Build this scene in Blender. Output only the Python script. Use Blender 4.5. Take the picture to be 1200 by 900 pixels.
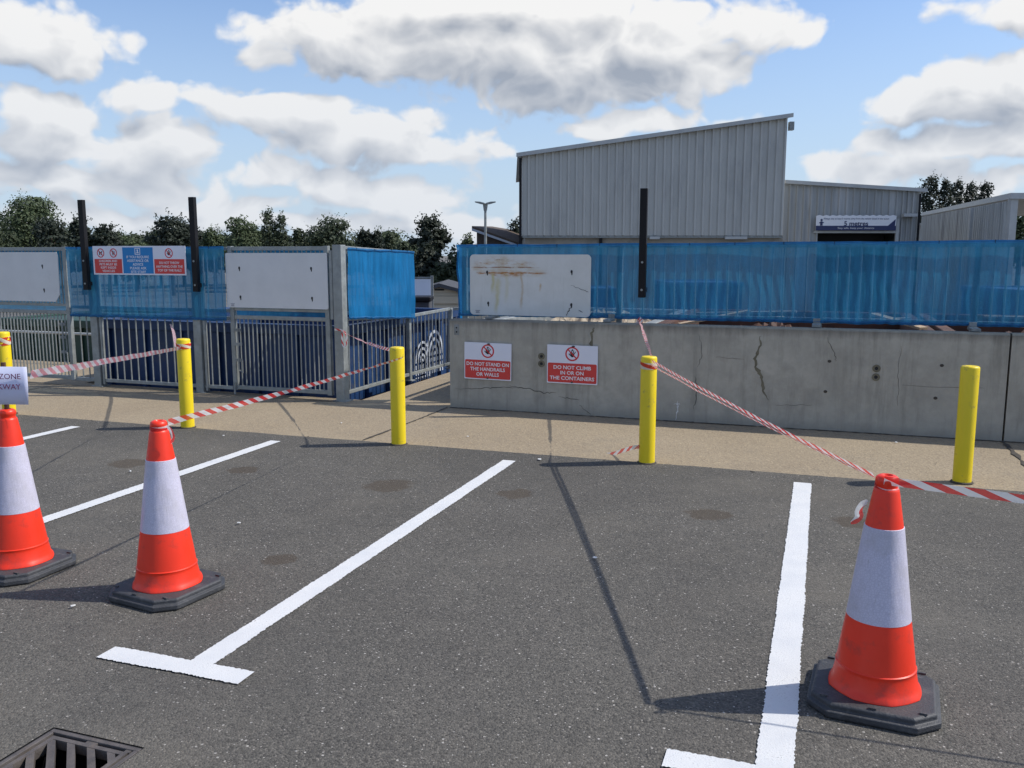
import bpy, bmesh, math, random
from mathutils import Vector, Matrix, noise as mn
random.seed(7)
R=math.radians; PI=math.pi
sc=bpy.context.scene; C=sc.collection
for o in list(bpy.data.objects): bpy.data.objects.remove(o)
# ---------------------------------------------------------------- camera numbers and site frame
F=1037.0; EYE=1.5; PITCH=math.atan((450-297)/F)
cp,sp=math.cos(PITCH),math.sin(PITCH)
def at(x,y,Y):
    a=(x-600)/F; b=-(y-450)/F
    d=(a,cp+b*sp,-sp+b*cp); t=Y/d[1]
    return Vector((d[0]*t,Y,EYE+d[2]*t))
A=R(19.3); ca,sa=math.cos(A),math.sin(A); OX,OY=-1.779,8.966
def S(u,v,z=0.0): return Vector((OX+u*ca+v*sa, OY-u*sa+v*ca, z))
SR=-A
# ---------------------------------------------------------------- object helpers
def tag(o,label=None,cat=None,group=None,kind=None):
    if label: o['label']=label
    if cat: o['category']=cat
    if group: o['group']=group
    if kind: o['kind']=kind
    return o
def thing(name,label,cat,loc=(0,0,0),rz=0.0,group=None):
    o=bpy.data.objects.new(name,None); o.empty_display_size=.1; C.objects.link(o)
    o.location=loc; o.rotation_euler=(0,0,rz); return tag(o,label,cat,group)
class MB:
    def __init__(s): s.v=[];s.f=[];s.uv={};s.mi=[]
    def add(s,vs,fs,uvs=None,mi=0):
        b=len(s.v); s.v+= [tuple(p) for p in vs]
        for k,f in enumerate(fs):
            if uvs: s.uv[len(s.f)]=uvs[k]
            s.f.append(tuple(b+i for i in f)); s.mi.append(mi)
        return s
    def box(s,x0,x1,y0,y1,z0,z1,mi=0,M=None):
        vs=[Vector(p) for p in ((x0,y0,z0),(x1,y0,z0),(x1,y1,z0),(x0,y1,z0),(x0,y0,z1),(x1,y0,z1),(x1,y1,z1),(x0,y1,z1))]
        if M: vs=[M@p for p in vs]
        return s.add(vs,[(0,3,2,1),(4,5,6,7),(0,1,5,4),(1,2,6,5),(2,3,7,6),(3,0,4,7)],mi=mi)
    def bar(s,p,q,w,h=None,mi=0):          # rectangular bar from p to q
        h=h or w; p=Vector(p);q=Vector(q);d=(q-p);L=d.length;d.normalize()
        up=Vector((0,0,1)) if abs(d.z)<.95 else Vector((0,1,0))
        a=d.cross(up).normalized(); b=a.cross(d).normalized()
        vs=[p+a*i*w/2+b*j*h/2 for i,j in((-1,-1),(1,-1),(1,1),(-1,1))]+[q+a*i*w/2+b*j*h/2 for i,j in((-1,-1),(1,-1),(1,1),(-1,1))]
        return s.add(vs,[(0,1,2,3),(7,6,5,4),(0,4,5,1),(1,5,6,2),(2,6,7,3),(3,7,4,0)],mi=mi)
    def tube(s,pts,r,seg=8,mi=0,cap=True):
        pts=[Vector(p) for p in pts]; n=len(pts); rr=r if isinstance(r,(list,tuple)) else [r]*n
        rings=[];prev=None
        for i,p in enumerate(pts):
            d=(pts[min(i+1,n-1)]-pts[max(i-1,0)]).normalized()
            ref=prev if prev else (Vector((1,0,0)) if abs(d.x)<.9 else Vector((0,1,0)))
            a=(ref-d*ref.dot(d)).normalized(); prev=a; b=d.cross(a)
            rings.append([p+(a*math.cos(2*PI*k/seg)+b*math.sin(2*PI*k/seg))*rr[i] for k in range(seg)])
        vs=[q for g in rings for q in g]; fs=[]
        for i in range(n-1):
            for k in range(seg):
                k2=(k+1)%seg; fs.append((i*seg+k,i*seg+k2,(i+1)*seg+k2,(i+1)*seg+k))
        if cap: fs.append(tuple(range(seg-1,-1,-1))); fs.append(tuple((n-1)*seg+k for k in range(seg)))
        return s.add(vs,fs,mi=mi)
    def lathe(s,prof,seg=32,c=(0,0),mi=0):   # prof: list (r,z)
        vs=[(c[0]+r*math.cos(2*PI*k/seg),c[1]+r*math.sin(2*PI*k/seg),z) for r,z in prof for k in range(seg)]
        fs=[]
        for i in range(len(prof)-1):
            for k in range(seg):
                k2=(k+1)%seg; fs.append((i*seg+k,i*seg+k2,(i+1)*seg+k2,(i+1)*seg+k))
        n=len(prof); fs.append(tuple(range(seg-1,-1,-1))); fs.append(tuple((n-1)*seg+k for k in range(seg)))
        return s.add(vs,fs,mi=mi)
    def prism(s,poly,z0,z1,mi=0,axis='z',M=None):
        n=len(poly)
        if axis=='z': f=lambda p,h:Vector((p[0],p[1],h))
        else: f=lambda p,h:Vector((p[0],h,p[1]))         # poly in xz, depth along y
        vs=[f(p,z0) for p in poly]+[f(p,z1) for p in poly]
        if M: vs=[M@p for p in vs]
        fs=[tuple(range(n-1,-1,-1)),tuple(range(n,2*n))]+[(i,(i+1)%n,n+(i+1)%n,n+i) for i in range(n)]
        return s.add(vs,fs,mi=mi)
    def build(s,name,mat,parent=None,smooth=None,bevel=0):
        me=bpy.data.meshes.new(name); me.from_pydata(s.v,[],s.f)
        if s.uv:
            ul=me.uv_layers.new(name='UVMap')
            for p in me.polygons:
                u=s.uv.get(p.index)
                if u:
                    for li,c in zip(p.loop_indices,u): ul.data[li].uv=c
        ms=mat if isinstance(mat,(list,tuple)) else [mat]
        for m in ms: me.materials.append(m)
        if len(ms)>1:
            for p,i in zip(me.polygons,s.mi): p.material_index=i
        bm=bmesh.new(); bm.from_mesh(me)
        if not s.uv and smooth!='leaf': bmesh.ops.recalc_face_normals(bm,faces=bm.faces)
        bm.to_mesh(me); bm.free()
        o=bpy.data.objects.new(name,me); C.objects.link(o)
        if parent: o.parent=parent
        if bevel:
            b=o.modifiers.new('bevel','BEVEL'); b.width=bevel; b.segments=2; b.limit_method='ANGLE'
        if smooth is True:
            me.polygons.foreach_set('use_smooth',[True]*len(me.polygons)); me.set_sharp_from_angle(angle=R(38))
        return o
# ---------------------------------------------------------------- materials
def nt(name):
    m=bpy.data.materials.new(name); m.use_nodes=True; t=m.node_tree; t.nodes.clear()
    out=t.nodes.new('ShaderNodeOutputMaterial'); return m,t,out
class G:
    """small helper to write node graphs"""
    def __init__(s,t): s.t=t
    def n(s,typ,**k):
        x=s.t.nodes.new(typ)
        for a,b in k.items(): setattr(x,a,b)
        return x
    def set(s,sock,val):
        if hasattr(val,'is_output') or isinstance(val,bpy.types.NodeSocket): s.t.links.new(val,sock)
        else: sock.default_value=val
    def m(s,op,a,b=None,c=None,clamp=False):
        x=s.n('ShaderNodeMath',operation=op); x.use_clamp=clamp
        s.set(x.inputs[0],a)
        if b is not None: s.set(x.inputs[1],b)
        if c is not None: s.set(x.inputs[2],c)
        return x.outputs[0]
    def vm(s,op,a,b=None):
        x=s.n('ShaderNodeVectorMath',operation=op); s.set(x.inputs[0],a)
        if b is not None: s.set(x.inputs[1],b)
        return x.outputs['Value'] if op in('LENGTH','DOT_PRODUCT','DISTANCE') else x.outputs[0]
    def mix(s,fac,a,b,blend='MIX'):
        x=s.n('ShaderNodeMix',data_type='RGBA',blend_type=blend); s.set(x.inputs[0],fac)
        s.set(x.inputs[6],col(a)); s.set(x.inputs[7],col(b)); return x.outputs[2]
    def noise(s,vec,scale,detail=4,rough=.55,w=None):
        x=s.n('ShaderNodeTexNoise'); s.set(x.inputs['Vector'],vec); x.inputs['Scale'].default_value=scale
        x.inputs['Detail'].default_value=detail; x.inputs['Roughness'].default_value=rough; return x
    def rng(s,v,a,b,c=0.0,d=1.0,smooth=False):
        x=s.n('ShaderNodeMapRange'); s.set(x.inputs[0],v)
        if smooth: x.interpolation_type='SMOOTHSTEP'
        for i,q in enumerate((a,b,c,d)): s.set(x.inputs[i+1],q)
        return x.outputs[0]
    def bump(s,h,strength=.3,dist=.01):
        x=s.n('ShaderNodeBump'); x.inputs['Strength'].default_value=strength; x.inputs['Distance'].default_value=dist
        s.set(x.inputs['Height'],h); return x.outputs[0]
    def coord(s,which='Object'): return s.n('ShaderNodeTexCoord').outputs[which]
def col(c):
    if isinstance(c,(tuple,list)) and len(c)==3: return (*c,1)
    if isinstance(c,(int,float)): return (c,c,c,1)
    return c
def srgb(r,g,b):
    f=lambda x:(x/255/12.92) if x/255<=.04045 else ((x/255+.055)/1.055)**2.4
    return (f(r),f(g),f(b))
def pbr(name,c,rough=.6,metal=0,var=.15,scale=3,bump=0,bscale=60,c2=None,cscale=2,cth=(.55,.7),spec=.5,stretch=None,coat=0):
    m,t,out=nt(name); g=G(t); co=g.coord()
    if stretch: co=g.vm('MULTIPLY',co,stretch)
    n=g.noise(co,scale,5).outputs[0]
    dark=tuple(x*(1-var) for x in c); lite=tuple(min(1,x*(1+var)) for x in c)
    cc=g.mix(g.rng(n,.3,.7),dark,lite)
    if c2:
        n2=g.noise(co,cscale,6,.65).outputs[0]
        cc=g.mix(g.rng(n2,cth[0],cth[1]),cc,c2)
    b=g.n('ShaderNodeBsdfPrincipled'); g.set(b.inputs['Base Color'],cc)
    g.set(b.inputs['Roughness'],g.rng(n,.2,.8,max(0,rough-.08),min(1,rough+.08)))
    b.inputs['Metallic'].default_value=metal; b.inputs['Specular IOR Level'].default_value=spec
    if coat: b.inputs['Coat Weight'].default_value=coat
    if bump:
        nb=g.noise(co,bscale,3).outputs[0]; g.set(b.inputs['Normal'],g.bump(nb,bump,.005))
    t.links.new(b.outputs[0],out.inputs[0]); return m

# asphalt
STAINS=[(455,569,.17),(603,579,.13),(830,603,.14),(152,543,.16),(285,551,.12),(1000,612,.12),(330,655,.1)]
def ground_pt(x,y):
    a=(x-600)/F; b=-(y-450)/F; d=(a,cp+b*sp,-sp+b*cp); t=-EYE/d[2]; return (d[0]*t,d[1]*t,0)
def make_asphalt():
    m,t,out=nt('asphalt'); g=G(t); co=g.coord()
    v=g.n('ShaderNodeTexVoronoi'); g.set(v.inputs['Vector'],co); v.inputs['Scale'].default_value=150
    sep=g.n('ShaderNodeSeparateColor'); g.set(sep.inputs[0],v.outputs['Color'])
    stone=g.m('POWER',sep.outputs[0],2.5)
    big=g.noise(co,.9,5,.6).outputs[0]; mid=g.noise(co,6,4,.6).outputs[0]; fine=g.noise(co,90,3,.7).outputs[0]
    base=g.mix(g.rng(big,.3,.7),(.100,.093,.081),(.142,.132,.115))
    base=g.mix(g.rng(mid,.35,.75,0,.45),base,(.070,.067,.061))
    base=g.mix(g.rng(fine,.38,.7,0,.6),base,(.048,.046,.043))
    base=g.mix(g.m('MULTIPLY',g.rng(stone,.25,.95),.55),base,(.23,.21,.18))
    base=g.mix(g.m('MULTIPLY',g.m('GREATER_THAN',sep.outputs[1],.80),.55),base,(.030,.029,.027))
    # sparse bright chips
    v2=g.n('ShaderNodeTexVoronoi'); g.set(v2.inputs['Vector'],co); v2.inputs['Scale'].default_value=70
    sp2=g.n('ShaderNodeSeparateColor'); g.set(sp2.inputs[0],v2.outputs['Color'])
    chip=g.m('MULTIPLY',g.m('GREATER_THAN',sp2.outputs[1],.80),g.m('LESS_THAN',v2.outputs['Distance'],.17))
    chip2=g.m('MULTIPLY',g.m('GREATER_THAN',sp2.outputs[0],.965),g.m('LESS_THAN',v2.outputs['Distance'],.30))
    base=g.mix(g.m('MULTIPLY',g.m('MAXIMUM',chip,chip2),.75),base,(.50,.47,.43))
    # pale scuffed zones and dusty patches
    sc_=g.noise(g.vm('ADD',co,(3.1,7.7,0)),.55,6,.7).outputs[0]
    base=g.mix(g.rng(sc_,.50,.70,0,.45),base,(.165,.148,.122))
    sc2=g.noise(g.vm('ADD',co,(13.1,1.7,0)),.35,6,.65).outputs[0]; base=g.mix(g.rng(sc2,.5,.68,0,.35),base,(.060,.058,.055))
    wob=g.noise(co,9,3).outputs[0]
    for x,y,r in STAINS:
        p=ground_pt(x,y); d=g.vm('DISTANCE',co,p)
        d=g.m('ADD',d,g.m('MULTIPLY',g.m('SUBTRACT',wob,.5),.16))
        base=g.mix(g.rng(d,r,r*.75,0,.6,True),base,(.065,.048,.032))
    b=g.n('ShaderNodeBsdfPrincipled'); g.set(b.inputs['Base Color'],base)
    b.inputs['Roughness'].default_value=.88; b.inputs['Specular IOR Level'].default_value=.3
    h=g.m('ADD',g.m('MULTIPLY',v.outputs['Distance'],-1.0),g.m('MULTIPLY',fine,.6))
    g.set(b.inputs['Normal'],g.bump(h,.55,.006))
    t.links.new(b.outputs[0],out.inputs[0]); return m
def make_apron():
    m,t,out=nt('apron_concrete'); g=G(t); co=g.coord()
    v=g.n('ShaderNodeTexVoronoi'); g.set(v.inputs['Vector'],co); v.inputs['Scale'].default_value=75
    sep=g.n('ShaderNodeSeparateColor'); g.set(sep.inputs[0],v.outputs['Color'])
    big=g.noise(co,.8,6,.65).outputs[0]; fine=g.noise(co,60,3,.7).outputs[0]
    c=g.mix(g.rng(big,.3,.72),(.27,.215,.145),(.35,.285,.195))
    c=g.mix(g.rng(sep.outputs[0],.55,1,0,.6),c,(.44,.35,.23))
    c=g.mix(g.rng(sep.outputs[1],.75,1,0,.6),c,(.17,.13,.09))
    c=g.mix(g.rng(fine,.35,.65,0,.45),c,(.21,.165,.11))
    st=g.noise(g.vm('ADD',co,(5,2,0)),1.7,6,.7).outputs[0]
    c=g.mix(g.rng(st,.55,.75,0,.4),c,(.17,.15,.12))
    b=g.n('ShaderNodeBsdfPrincipled'); g.set(b.inputs['Base Color'],c); b.inputs['Roughness'].default_value=.9
    g.set(b.inputs['Normal'],g.bump(g.m('ADD',v.outputs['Distance'],fine),.4,.006))
    t.links.new(b.outputs[0],out.inputs[0]); return m
def make_wallmat():
    m,t,out=nt('wall_concrete'); g=G(t); co=g.coord()
    big=g.noise(co,1.1,6,.65).outputs[0]; mid=g.noise(co,7,5,.65).outputs[0]
    st=g.noise(g.vm('MULTIPLY',co,(6,6,.7)),1.6,5,.7).outputs[0]
    fine=g.noise(co,140,3,.7).outputs[0]
    c=g.mix(g.rng(big,.3,.7),(.36,.34,.285),(.47,.445,.375))
    c=g.mix(g.rng(mid,.4,.7,0,.5),c,(.26,.25,.215))
    bl=g.noise(g.vm('ADD',co,(4,0,2)),2.3,6,.7).outputs[0]; c=g.mix(g.rng(bl,.50,.68,0,.4),c,(.235,.222,.185))
    sp_=g.noise(co,26,4,.6).outputs[0]; c=g.mix(g.rng(sp_,.66,.74,0,.25),c,(.20,.19,.16)); c=g.mix(g.rng(sp_,.30,.26,0,.5),c,(.52,.49,.43))
    c=g.mix(g.rng(st,.50,.68,0,.55),c,(.215,.205,.17))
    sep=g.n('ShaderNodeSeparateXYZ'); g.set(sep.inputs[0],co)
    z=g.m('ADD',sep.outputs[2],g.m('MULTIPLY',g.m('SUBTRACT',st,.5),.12))
    c=g.mix(g.rng(z,.79,.865,0,.75),c,(.13,.12,.10))     # darker towards the top edge
    c=g.mix(g.rng(z,.10,.02,0,.35),c,(.19,.18,.15))       # darker towards the foot
    c=g.mix(g.rng(mid,.66,.74,0,.35),c,(.47,.46,.43))
    b=g.n('ShaderNodeBsdfPrincipled'); g.set(b.inputs['Base Color'],c); b.inputs['Roughness'].default_value=.85
    g.set(b.inputs['Normal'],g.bump(g.m('ADD',g.m('MULTIPLY',fine,.5),mid),.25,.01))
    t.links.new(b.outputs[0],out.inputs[0]); return m
def make_paint():
    m,t,out=nt('line_paint'); g=G(t); co=g.coord()
    n=g.noise(co,170,4,.75).outputs[0]; n2=g.noise(co,5,4,.6).outputs[0]
    c=g.mix(g.rng(n2,.3,.7),(.60,.61,.62),(.70,.70,.69))
    wear=g.rng(g.m('ADD',n,g.m('MULTIPLY',n2,.35)),.80,.90)
    c=g.mix(wear,c,(.16,.155,.15))
    b=g.n('ShaderNodeBsdfPrincipled'); g.set(b.inputs['Base Color'],c); b.inputs['Roughness'].default_value=.7
    g.set(b.inputs['Normal'],g.bump(n,.5,.006))
    t.links.new(b.outputs[0],out.inputs[0]); return m
def make_net(name,c,dens):
    m,t,out=nt(name); g=G(t); co=g.coord()
    n=g.noise(g.vm('MULTIPLY',co,(9,9,1.2)),1.3,5,.6).outputs[0]
    n2=g.noise(co,130,2).outputs[0]
    lo=tuple(x*.8 for x in c); hi=tuple(min(1,x*1.2) for x in c)
    cc=g.mix(g.rng(n,.3,.7),lo,hi)
    d=g.n('ShaderNodeBsdfDiffuse'); g.set(d.inputs[0],cc)
    tr=g.n('ShaderNodeBsdfTranslucent'); g.set(tr.inputs[0],cc)
    gl=g.n('ShaderNodeBsdfGlossy'); gl.inputs[0].default_value=(.5,.7,.9,1); gl.inputs[1].default_value=.45
    m1=g.n('ShaderNodeMixShader'); m1.inputs[0].default_value=.42; t.links.new(d.outputs[0],m1.inputs[1]); t.links.new(tr.outputs[0],m1.inputs[2])
    m0=g.n('ShaderNodeMixShader'); m0.inputs[0].default_value=.05; t.links.new(m1.outputs[0],m0.inputs[1]); t.links.new(gl.outputs[0],m0.inputs[2])
    tp=g.n('ShaderNodeBsdfTransparent')
    tp.inputs[0].default_value=(.60,.78,.92,1)
    f=g.m('ADD',g.rng(n,.3,.75,dens-.10,dens+.10),g.rng(n2,.3,.7,-.06,.06),clamp=True)
    m2=g.n('ShaderNodeMixShader'); g.set(m2.inputs[0],f); t.links.new(tp.outputs[0],m2.inputs[1]); t.links.new(m0.outputs[0],m2.inputs[2])
    t.links.new(m2.outputs[0],out.inputs[0]); return m
def make_tape(name,red,white):
    m,t,out=nt(name); g=G(t); uv=g.coord('UV')
    s=g.n('ShaderNodeSeparateXYZ'); g.set(s.inputs[0],uv)
    f=g.m('FRACT',g.m('ADD',s.outputs[0],s.outputs[1]))
    k=g.m('GREATER_THAN',f,.5)
    c=g.mix(k,white,red)
    n=g.noise(g.coord(),60,3).outputs[0]
    b=g.n('ShaderNodeBsdfPrincipled'); g.set(b.inputs['Base Color'],c); b.inputs['Roughness'].default_value=.35
    g.set(b.inputs['Normal'],g.bump(n,.25,.01))
    tr=g.n('ShaderNodeBsdfTranslucent'); g.set(tr.inputs[0],c)
    mx=g.n('ShaderNodeMixShader'); mx.inputs[0].default_value=.3
    t.links.new(b.outputs[0],mx.inputs[1]); t.links.new(tr.outputs[0],mx.inputs[2]); tp=g.n('ShaderNodeBsdfTransparent'); m3=g.n('ShaderNodeMixShader'); m3.inputs[0].default_value=.22; t.links.new(mx.outputs[0],m3.inputs[1]); t.links.new(tp.outputs[0],m3.inputs[2]); t.links.new(m3.outputs[0],out.inputs[0]); return m
def make_refl():
    m,t,out=nt('reflective_sleeve'); g=G(t); co=g.coord()
    v=g.n('ShaderNodeTexVoronoi',feature='DISTANCE_TO_EDGE'); g.set(v.inputs['Vector'],co); v.inputs['Scale'].default_value=120
    n=g.noise(co,6,4,.6).outputs[0]
    c=g.mix(g.rng(v.outputs['Distance'],0,.18),(.49,.47,.58),(.59,.57,.68))
    c=g.mix(g.rng(n,.50,.68,0,.7),c,(.44,.42,.46))
    c=g.mix(g.rng(g.noise(g.vm('MULTIPLY',co,(1,1,.25)),70,4,.7).outputs[0],.62,.70,0,.5),c,(.33,.31,.32))
    b=g.n('ShaderNodeBsdfPrincipled'); g.set(b.inputs['Base Color'],c); b.inputs['Roughness'].default_value=.42
    w=g.noise(g.vm('MULTIPLY',co,(30,30,9)),1,3).outputs[0]
    g.set(b.inputs['Normal'],g.bump(w,.25,.01))
    t.links.new(b.outputs[0],out.inputs[0]); return m
def make_board():
    m,t,out=nt('rusty_board'); g=G(t); co=g.coord()
    s=g.n('ShaderNodeSeparateXYZ'); g.set(s.inputs[0],co)
    x,z=s.outputs[0],s.outputs[2]
    n=g.noise(co,5,5,.6).outputs[0]; n2=g.noise(g.vm('MULTIPLY',co,(6,1,30)),1.6,6,.75).outputs[0]
    c=g.mix(g.rng(n,.3,.7),(.62,.62,.58),(.71,.71,.68))
    dirt=g.noise(g.vm('MULTIPLY',co,(14,1,2)),1,5,.7).outputs[0]
    c=g.mix(g.rng(dirt,.58,.8,0,.4),c,(.42,.40,.34))
    n3=g.noise(g.vm('MULTIPLY',co,(3.5,1,9)),2.2,6,.75).outputs[0]
    for zz,w,a,x0,x1,th in ((.538,.003,.8,.15,.42,.50),(.500,.013,.75,.03,.62,.50),(.462,.0045,1.0,.0,.66,.40),(.408,.008,1.0,.05,.74,.40),(.396,.016,1.0,.20,.52,.44)):
        hx=g.m('MULTIPLY',g.rng(x,x0,x0+.06,0,1,True),g.rng(x,x1+.08,x1-.06,0,1,True))
        d=g.m('ABSOLUTE',g.m('SUBTRACT',g.m('ADD',z,g.m('MULTIPLY',g.m('SUBTRACT',n,.5),.03)),zz))
        br=g.m('MULTIPLY',g.rng(n2,th,th+.10),g.rng(n3,.36,.52,.15,1))
        c=g.mix(g.m('MULTIPLY',g.m('MULTIPLY',g.rng(d,.05,0,0,.55,True),hx),g.rng(n3,.42,.62)),c,(.50,.33,.12))
        c=g.mix(g.m('MULTIPLY',g.m('MULTIPLY',g.rng(d,w*1.6,w*.4,0,a,True),hx),br),c,(.24,.085,.02) if w<.006 else (.40,.16,.03))
    for (xx,z1,z0,w,a) in ((.235,.40,.20,.026,1.0),(.28,.36,.0,.04,.75),(.725,.31,.22,.014,1.0),(.53,.4,.05,.022,.55),(.38,.4,.1,.03,.35)):
        d=g.m('ABSOLUTE',g.m('SUBTRACT',g.m('ADD',x,g.m('MULTIPLY',g.m('SUBTRACT',n,.5),.1)),xx))
        k=g.m('MULTIPLY',g.m('MULTIPLY',g.rng(d,w,0,0,a,True),g.rng(z,z1+.01,z1-.02)),g.rng(z,z0,z0+.1))
        c=g.mix(g.m('MULTIPLY',k,g.rng(n,.25,.5,.5,1)),c,(.46,.27,.08) if w<.025 else (.55,.50,.25))
    b=g.n('ShaderNodeBsdfPrincipled'); g.set(b.inputs['Base Color'],c); b.inputs['Roughness'].default_value=.55
    t.links.new(b.outputs[0],out.inputs[0]); return m
def leafmat(name,c1,c2,c3):
    m,t,out=nt(name); g=G(t); co=g.coord()
    n=g.noise(co,.5,4,.7).outputs[0]; n2=g.noise(co,3.5,2).outputs[0]
    c=g.mix(g.rng(n,.35,.65),c1,c2); c=g.mix(g.rng(n2,.55,.7,0,.8),c,c3)
    b=g.n('ShaderNodeBsdfPrincipled'); g.set(b.inputs['Base Color'],c); b.inputs['Roughness'].default_value=.7
    tr=g.n('ShaderNodeBsdfTranslucent'); g.set(tr.inputs[0],c)
    mx=g.n('ShaderNodeMixShader'); mx.inputs[0].default_value=.25
    t.links.new(b.outputs[0],mx.inputs[1]); t.links.new(tr.outputs[0],mx.inputs[2]); t.links.new(mx.outputs[0],out.inputs[0]); return m

M=dict(
 asphalt=make_asphalt(), apron=make_apron(), wall=make_wallmat(), paint=make_paint(),
 net=make_net('net_blue',(.03,.235,.43),.66), netside=make_net('net_blue_side',(.012,.21,.48),.90), hem=make_net('net_hem',(.02,.15,.34),.86),
 tape=make_tape('tape_red',(.72,.03,.03),(.80,.80,.80)), pink=make_tape('tape_backlit_pink',(.72,.26,.32),(.78,.75,.78)),  # pink one has the backlit look painted into its colour
 refl=make_refl(), rusty=make_board(),
 orange=pbr('cone_orange',(.85,.036,.010),.42,0,.06,8,.08,40,c2=(.50,.04,.025),cscale=9,cth=(.55,.72)),
 rubber=pbr('recycled_rubber',(.045,.047,.052),.6,0,.3,12,.5,120,c2=(.10,.10,.10),cscale=30,cth=(.55,.75)),
 yellow=pbr('bollard_yellow',(.82,.62,.012),.42,0,.05,3,.06,30,c2=(.50,.38,.05),cscale=11,cth=(.60,.68)),
 galv=pbr('galvanised_steel',(.29,.31,.305),.5,.35,.22,14,.1,90,c2=(.26,.275,.26),cscale=5,cth=(.45,.65)),
 galvd=pbr('dull_galvanised',(.25,.265,.26),.6,.25,.25,10,.1,90),
 black=pbr('black_steel',(.008,.0075,.009),.55,0,.3,5,.1,60,spec=.25),
 white=pbr('white_board',(.66,.665,.66),.5,0,.05,4,0,c2=(.53,.53,.52),cscale=3,cth=(.58,.8)),
 signwhite=pbr('sign_white',(.74,.76,.84),.4,0,.03,4), signred=pbr('sign_red',(.62,.045,.04),.4,0,.06,6),
 signblue=pbr('sign_blue',(.0,.20,.52),.4,0,.05,6), letter=pbr('sign_lettering',(.78,.78,.80),.45,0,.02,6),
 inkred=pbr('ink_purple_red',(.22,.03,.10),.6,0,.05), ink=pbr('ink_black',(.012,.012,.014),.5,0,.05), navy=pbr('navy_ink',(.02,.03,.10),.5,0,.05),
 paper=pbr('laminated_paper',(.66,.68,.86),.25,0,.03,5,.05,12),
 ringred=pbr('symbol_red',(.58,.02,.03),.4,0,.04),
 blueskip=pbr('skip_blue',(.008,.036,.115),.5,0,.25,2,.1,8,c2=(.05,.06,.09),cscale=3,cth=(.56,.72)),
 blueskip2=pbr('skip_light_blue',(.025,.085,.20),.5,0,.25,2,.1,8,c2=(.2,.1,.05),cscale=3,cth=(.62,.75)),
 greenskip=pbr('skip_green',(.015,.05,.035),.55,0,.3,2,.1,8,c2=(.12,.06,.03),cscale=3,cth=(.6,.72)),
 rust=pbr('rusty_steel',(.085,.036,.02),.8,0,.4,4,.3,40,c2=(.05,.025,.018),cscale=3,cth=(.5,.65)),
 timber=pbr('waste_timber',(.42,.31,.20),.8,0,.25,6,.2,50,stretch=(1,6,6)),
 timberg=pbr('weathered_timber',(.30,.26,.21),.85,0,.25,6,.2,50),
 rubble=pbr('rubble_heap',(.38,.32,.24),.9,0,.35,5,.6,20,c2=(.16,.12,.09),cscale=4,cth=(.5,.62)),
 logo=pbr('logo_white',(.50,.54,.60),.5,0,.06,9,c2=(.35,.42,.55),cscale=12,cth=(.6,.7)),
 clad=pbr('warehouse_cladding',(.47,.465,.43),.6,0,.06,1.2,0,c2=(.36,.355,.335),cscale=.5,cth=(.55,.75),stretch=(1.5,1.5,.5)),
 clad2=pbr('weathered_cladding',(.33,.34,.335),.6,0,.15,1.5,0,c2=(.48,.48,.47),cscale=.6,cth=(.5,.7),stretch=(2.5,2.5,.25)),
 clad3=pbr('pale_cladding',(.40,.41,.40),.6,0,.15,1.5,0,c2=(.22,.22,.22),cscale=.6,cth=(.5,.7),stretch=(2.5,2.5,.25)),
 trim=pbr('metal_trim',(.42,.43,.42),.5,0,.1,2),
 block=pbr('block_wall',(.30,.275,.235),.85,0,.12,1,0,c2=(.24,.22,.19),cscale=1,cth=(.5,.6)),
 brickd=pbr('dark_brick',(.10,.075,.062),.85,0,.2,3,0,c2=(.07,.055,.05),cscale=5,cth=(.45,.6)),
 rooftile=pbr('brown_roof',(.095,.068,.05),.85,0,.2,3), dark=pbr('dark_interior',(.012,.012,.014),.8,0,.2),
 siding=pbr('beige_siding',(.50,.43,.32),.7,0,.08,2), shedroof=pbr('shed_felt',(.06,.062,.07),.85,0,.2,4),
 yard=pbr('yard_ground',(.12,.115,.105),.9,0,.2,.4,.2,30,c2=(.2,.19,.17),cscale=.2,cth=(.5,.7)),
 joint=pbr('joint_dark',(.06,.052,.043),.95,0,.3,20), filler=pbr('crack_filler',(.16,.145,.10),.9,0,.3,14),
 iron=pbr('cast_iron',(.10,.088,.082),.62,.1,.3,16,.4,90,c2=(.13,.105,.085),cscale=9,cth=(.5,.7)),
 litter=pbr('litter_white',(.7,.7,.68),.8,0,.1), bark=pbr('bark',(.06,.05,.04),.9,0,.3,3),
 lf_green=leafmat('leaf_green',(.050,.075,.030),(.085,.115,.05),(.12,.15,.08)),
 lf_dark=leafmat('leaf_dark',(.016,.025,.016),(.028,.040,.024),(.045,.058,.035)),
 lf_mid=leafmat('leaf_mid',(.030,.045,.022),(.055,.075,.034),(.08,.10,.05)),
)
# ---------------------------------------------------------------- GROUND
YARD=-1.9
def struct(o): o['kind']='structure'; return o
me=MB(); me.box(-900,900,-300,1200,YARD-.5,YARD)
struct(me.build('yard_ground',M['yard']))
# car park slab: asphalt sheet with a real opening for the drain
DU0,DU1,DV0,DV1=2.385,2.745,-6.26,-5.865
Am=MB()
def sheet(mb,u0,u1,v0,v1,z,n=1):
    ps=[S(u0,v0,z),S(u1,v0,z),S(u1,v1,z),S(u0,v1,z)]; mb.add(ps,[(0,1,2,3)])
U0,U1,V0,V1=-120,120,-160,-1.72
sheet(Am,U0,DU0,V0,V1,0); sheet(Am,DU1,U1,V0,V1,0); sheet(Am,DU0,DU1,V0,DV0,0); sheet(Am,DU0,DU1,DV1,V1,0)
struct(Am.build('asphalt_car_park',M['asphalt']))
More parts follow.
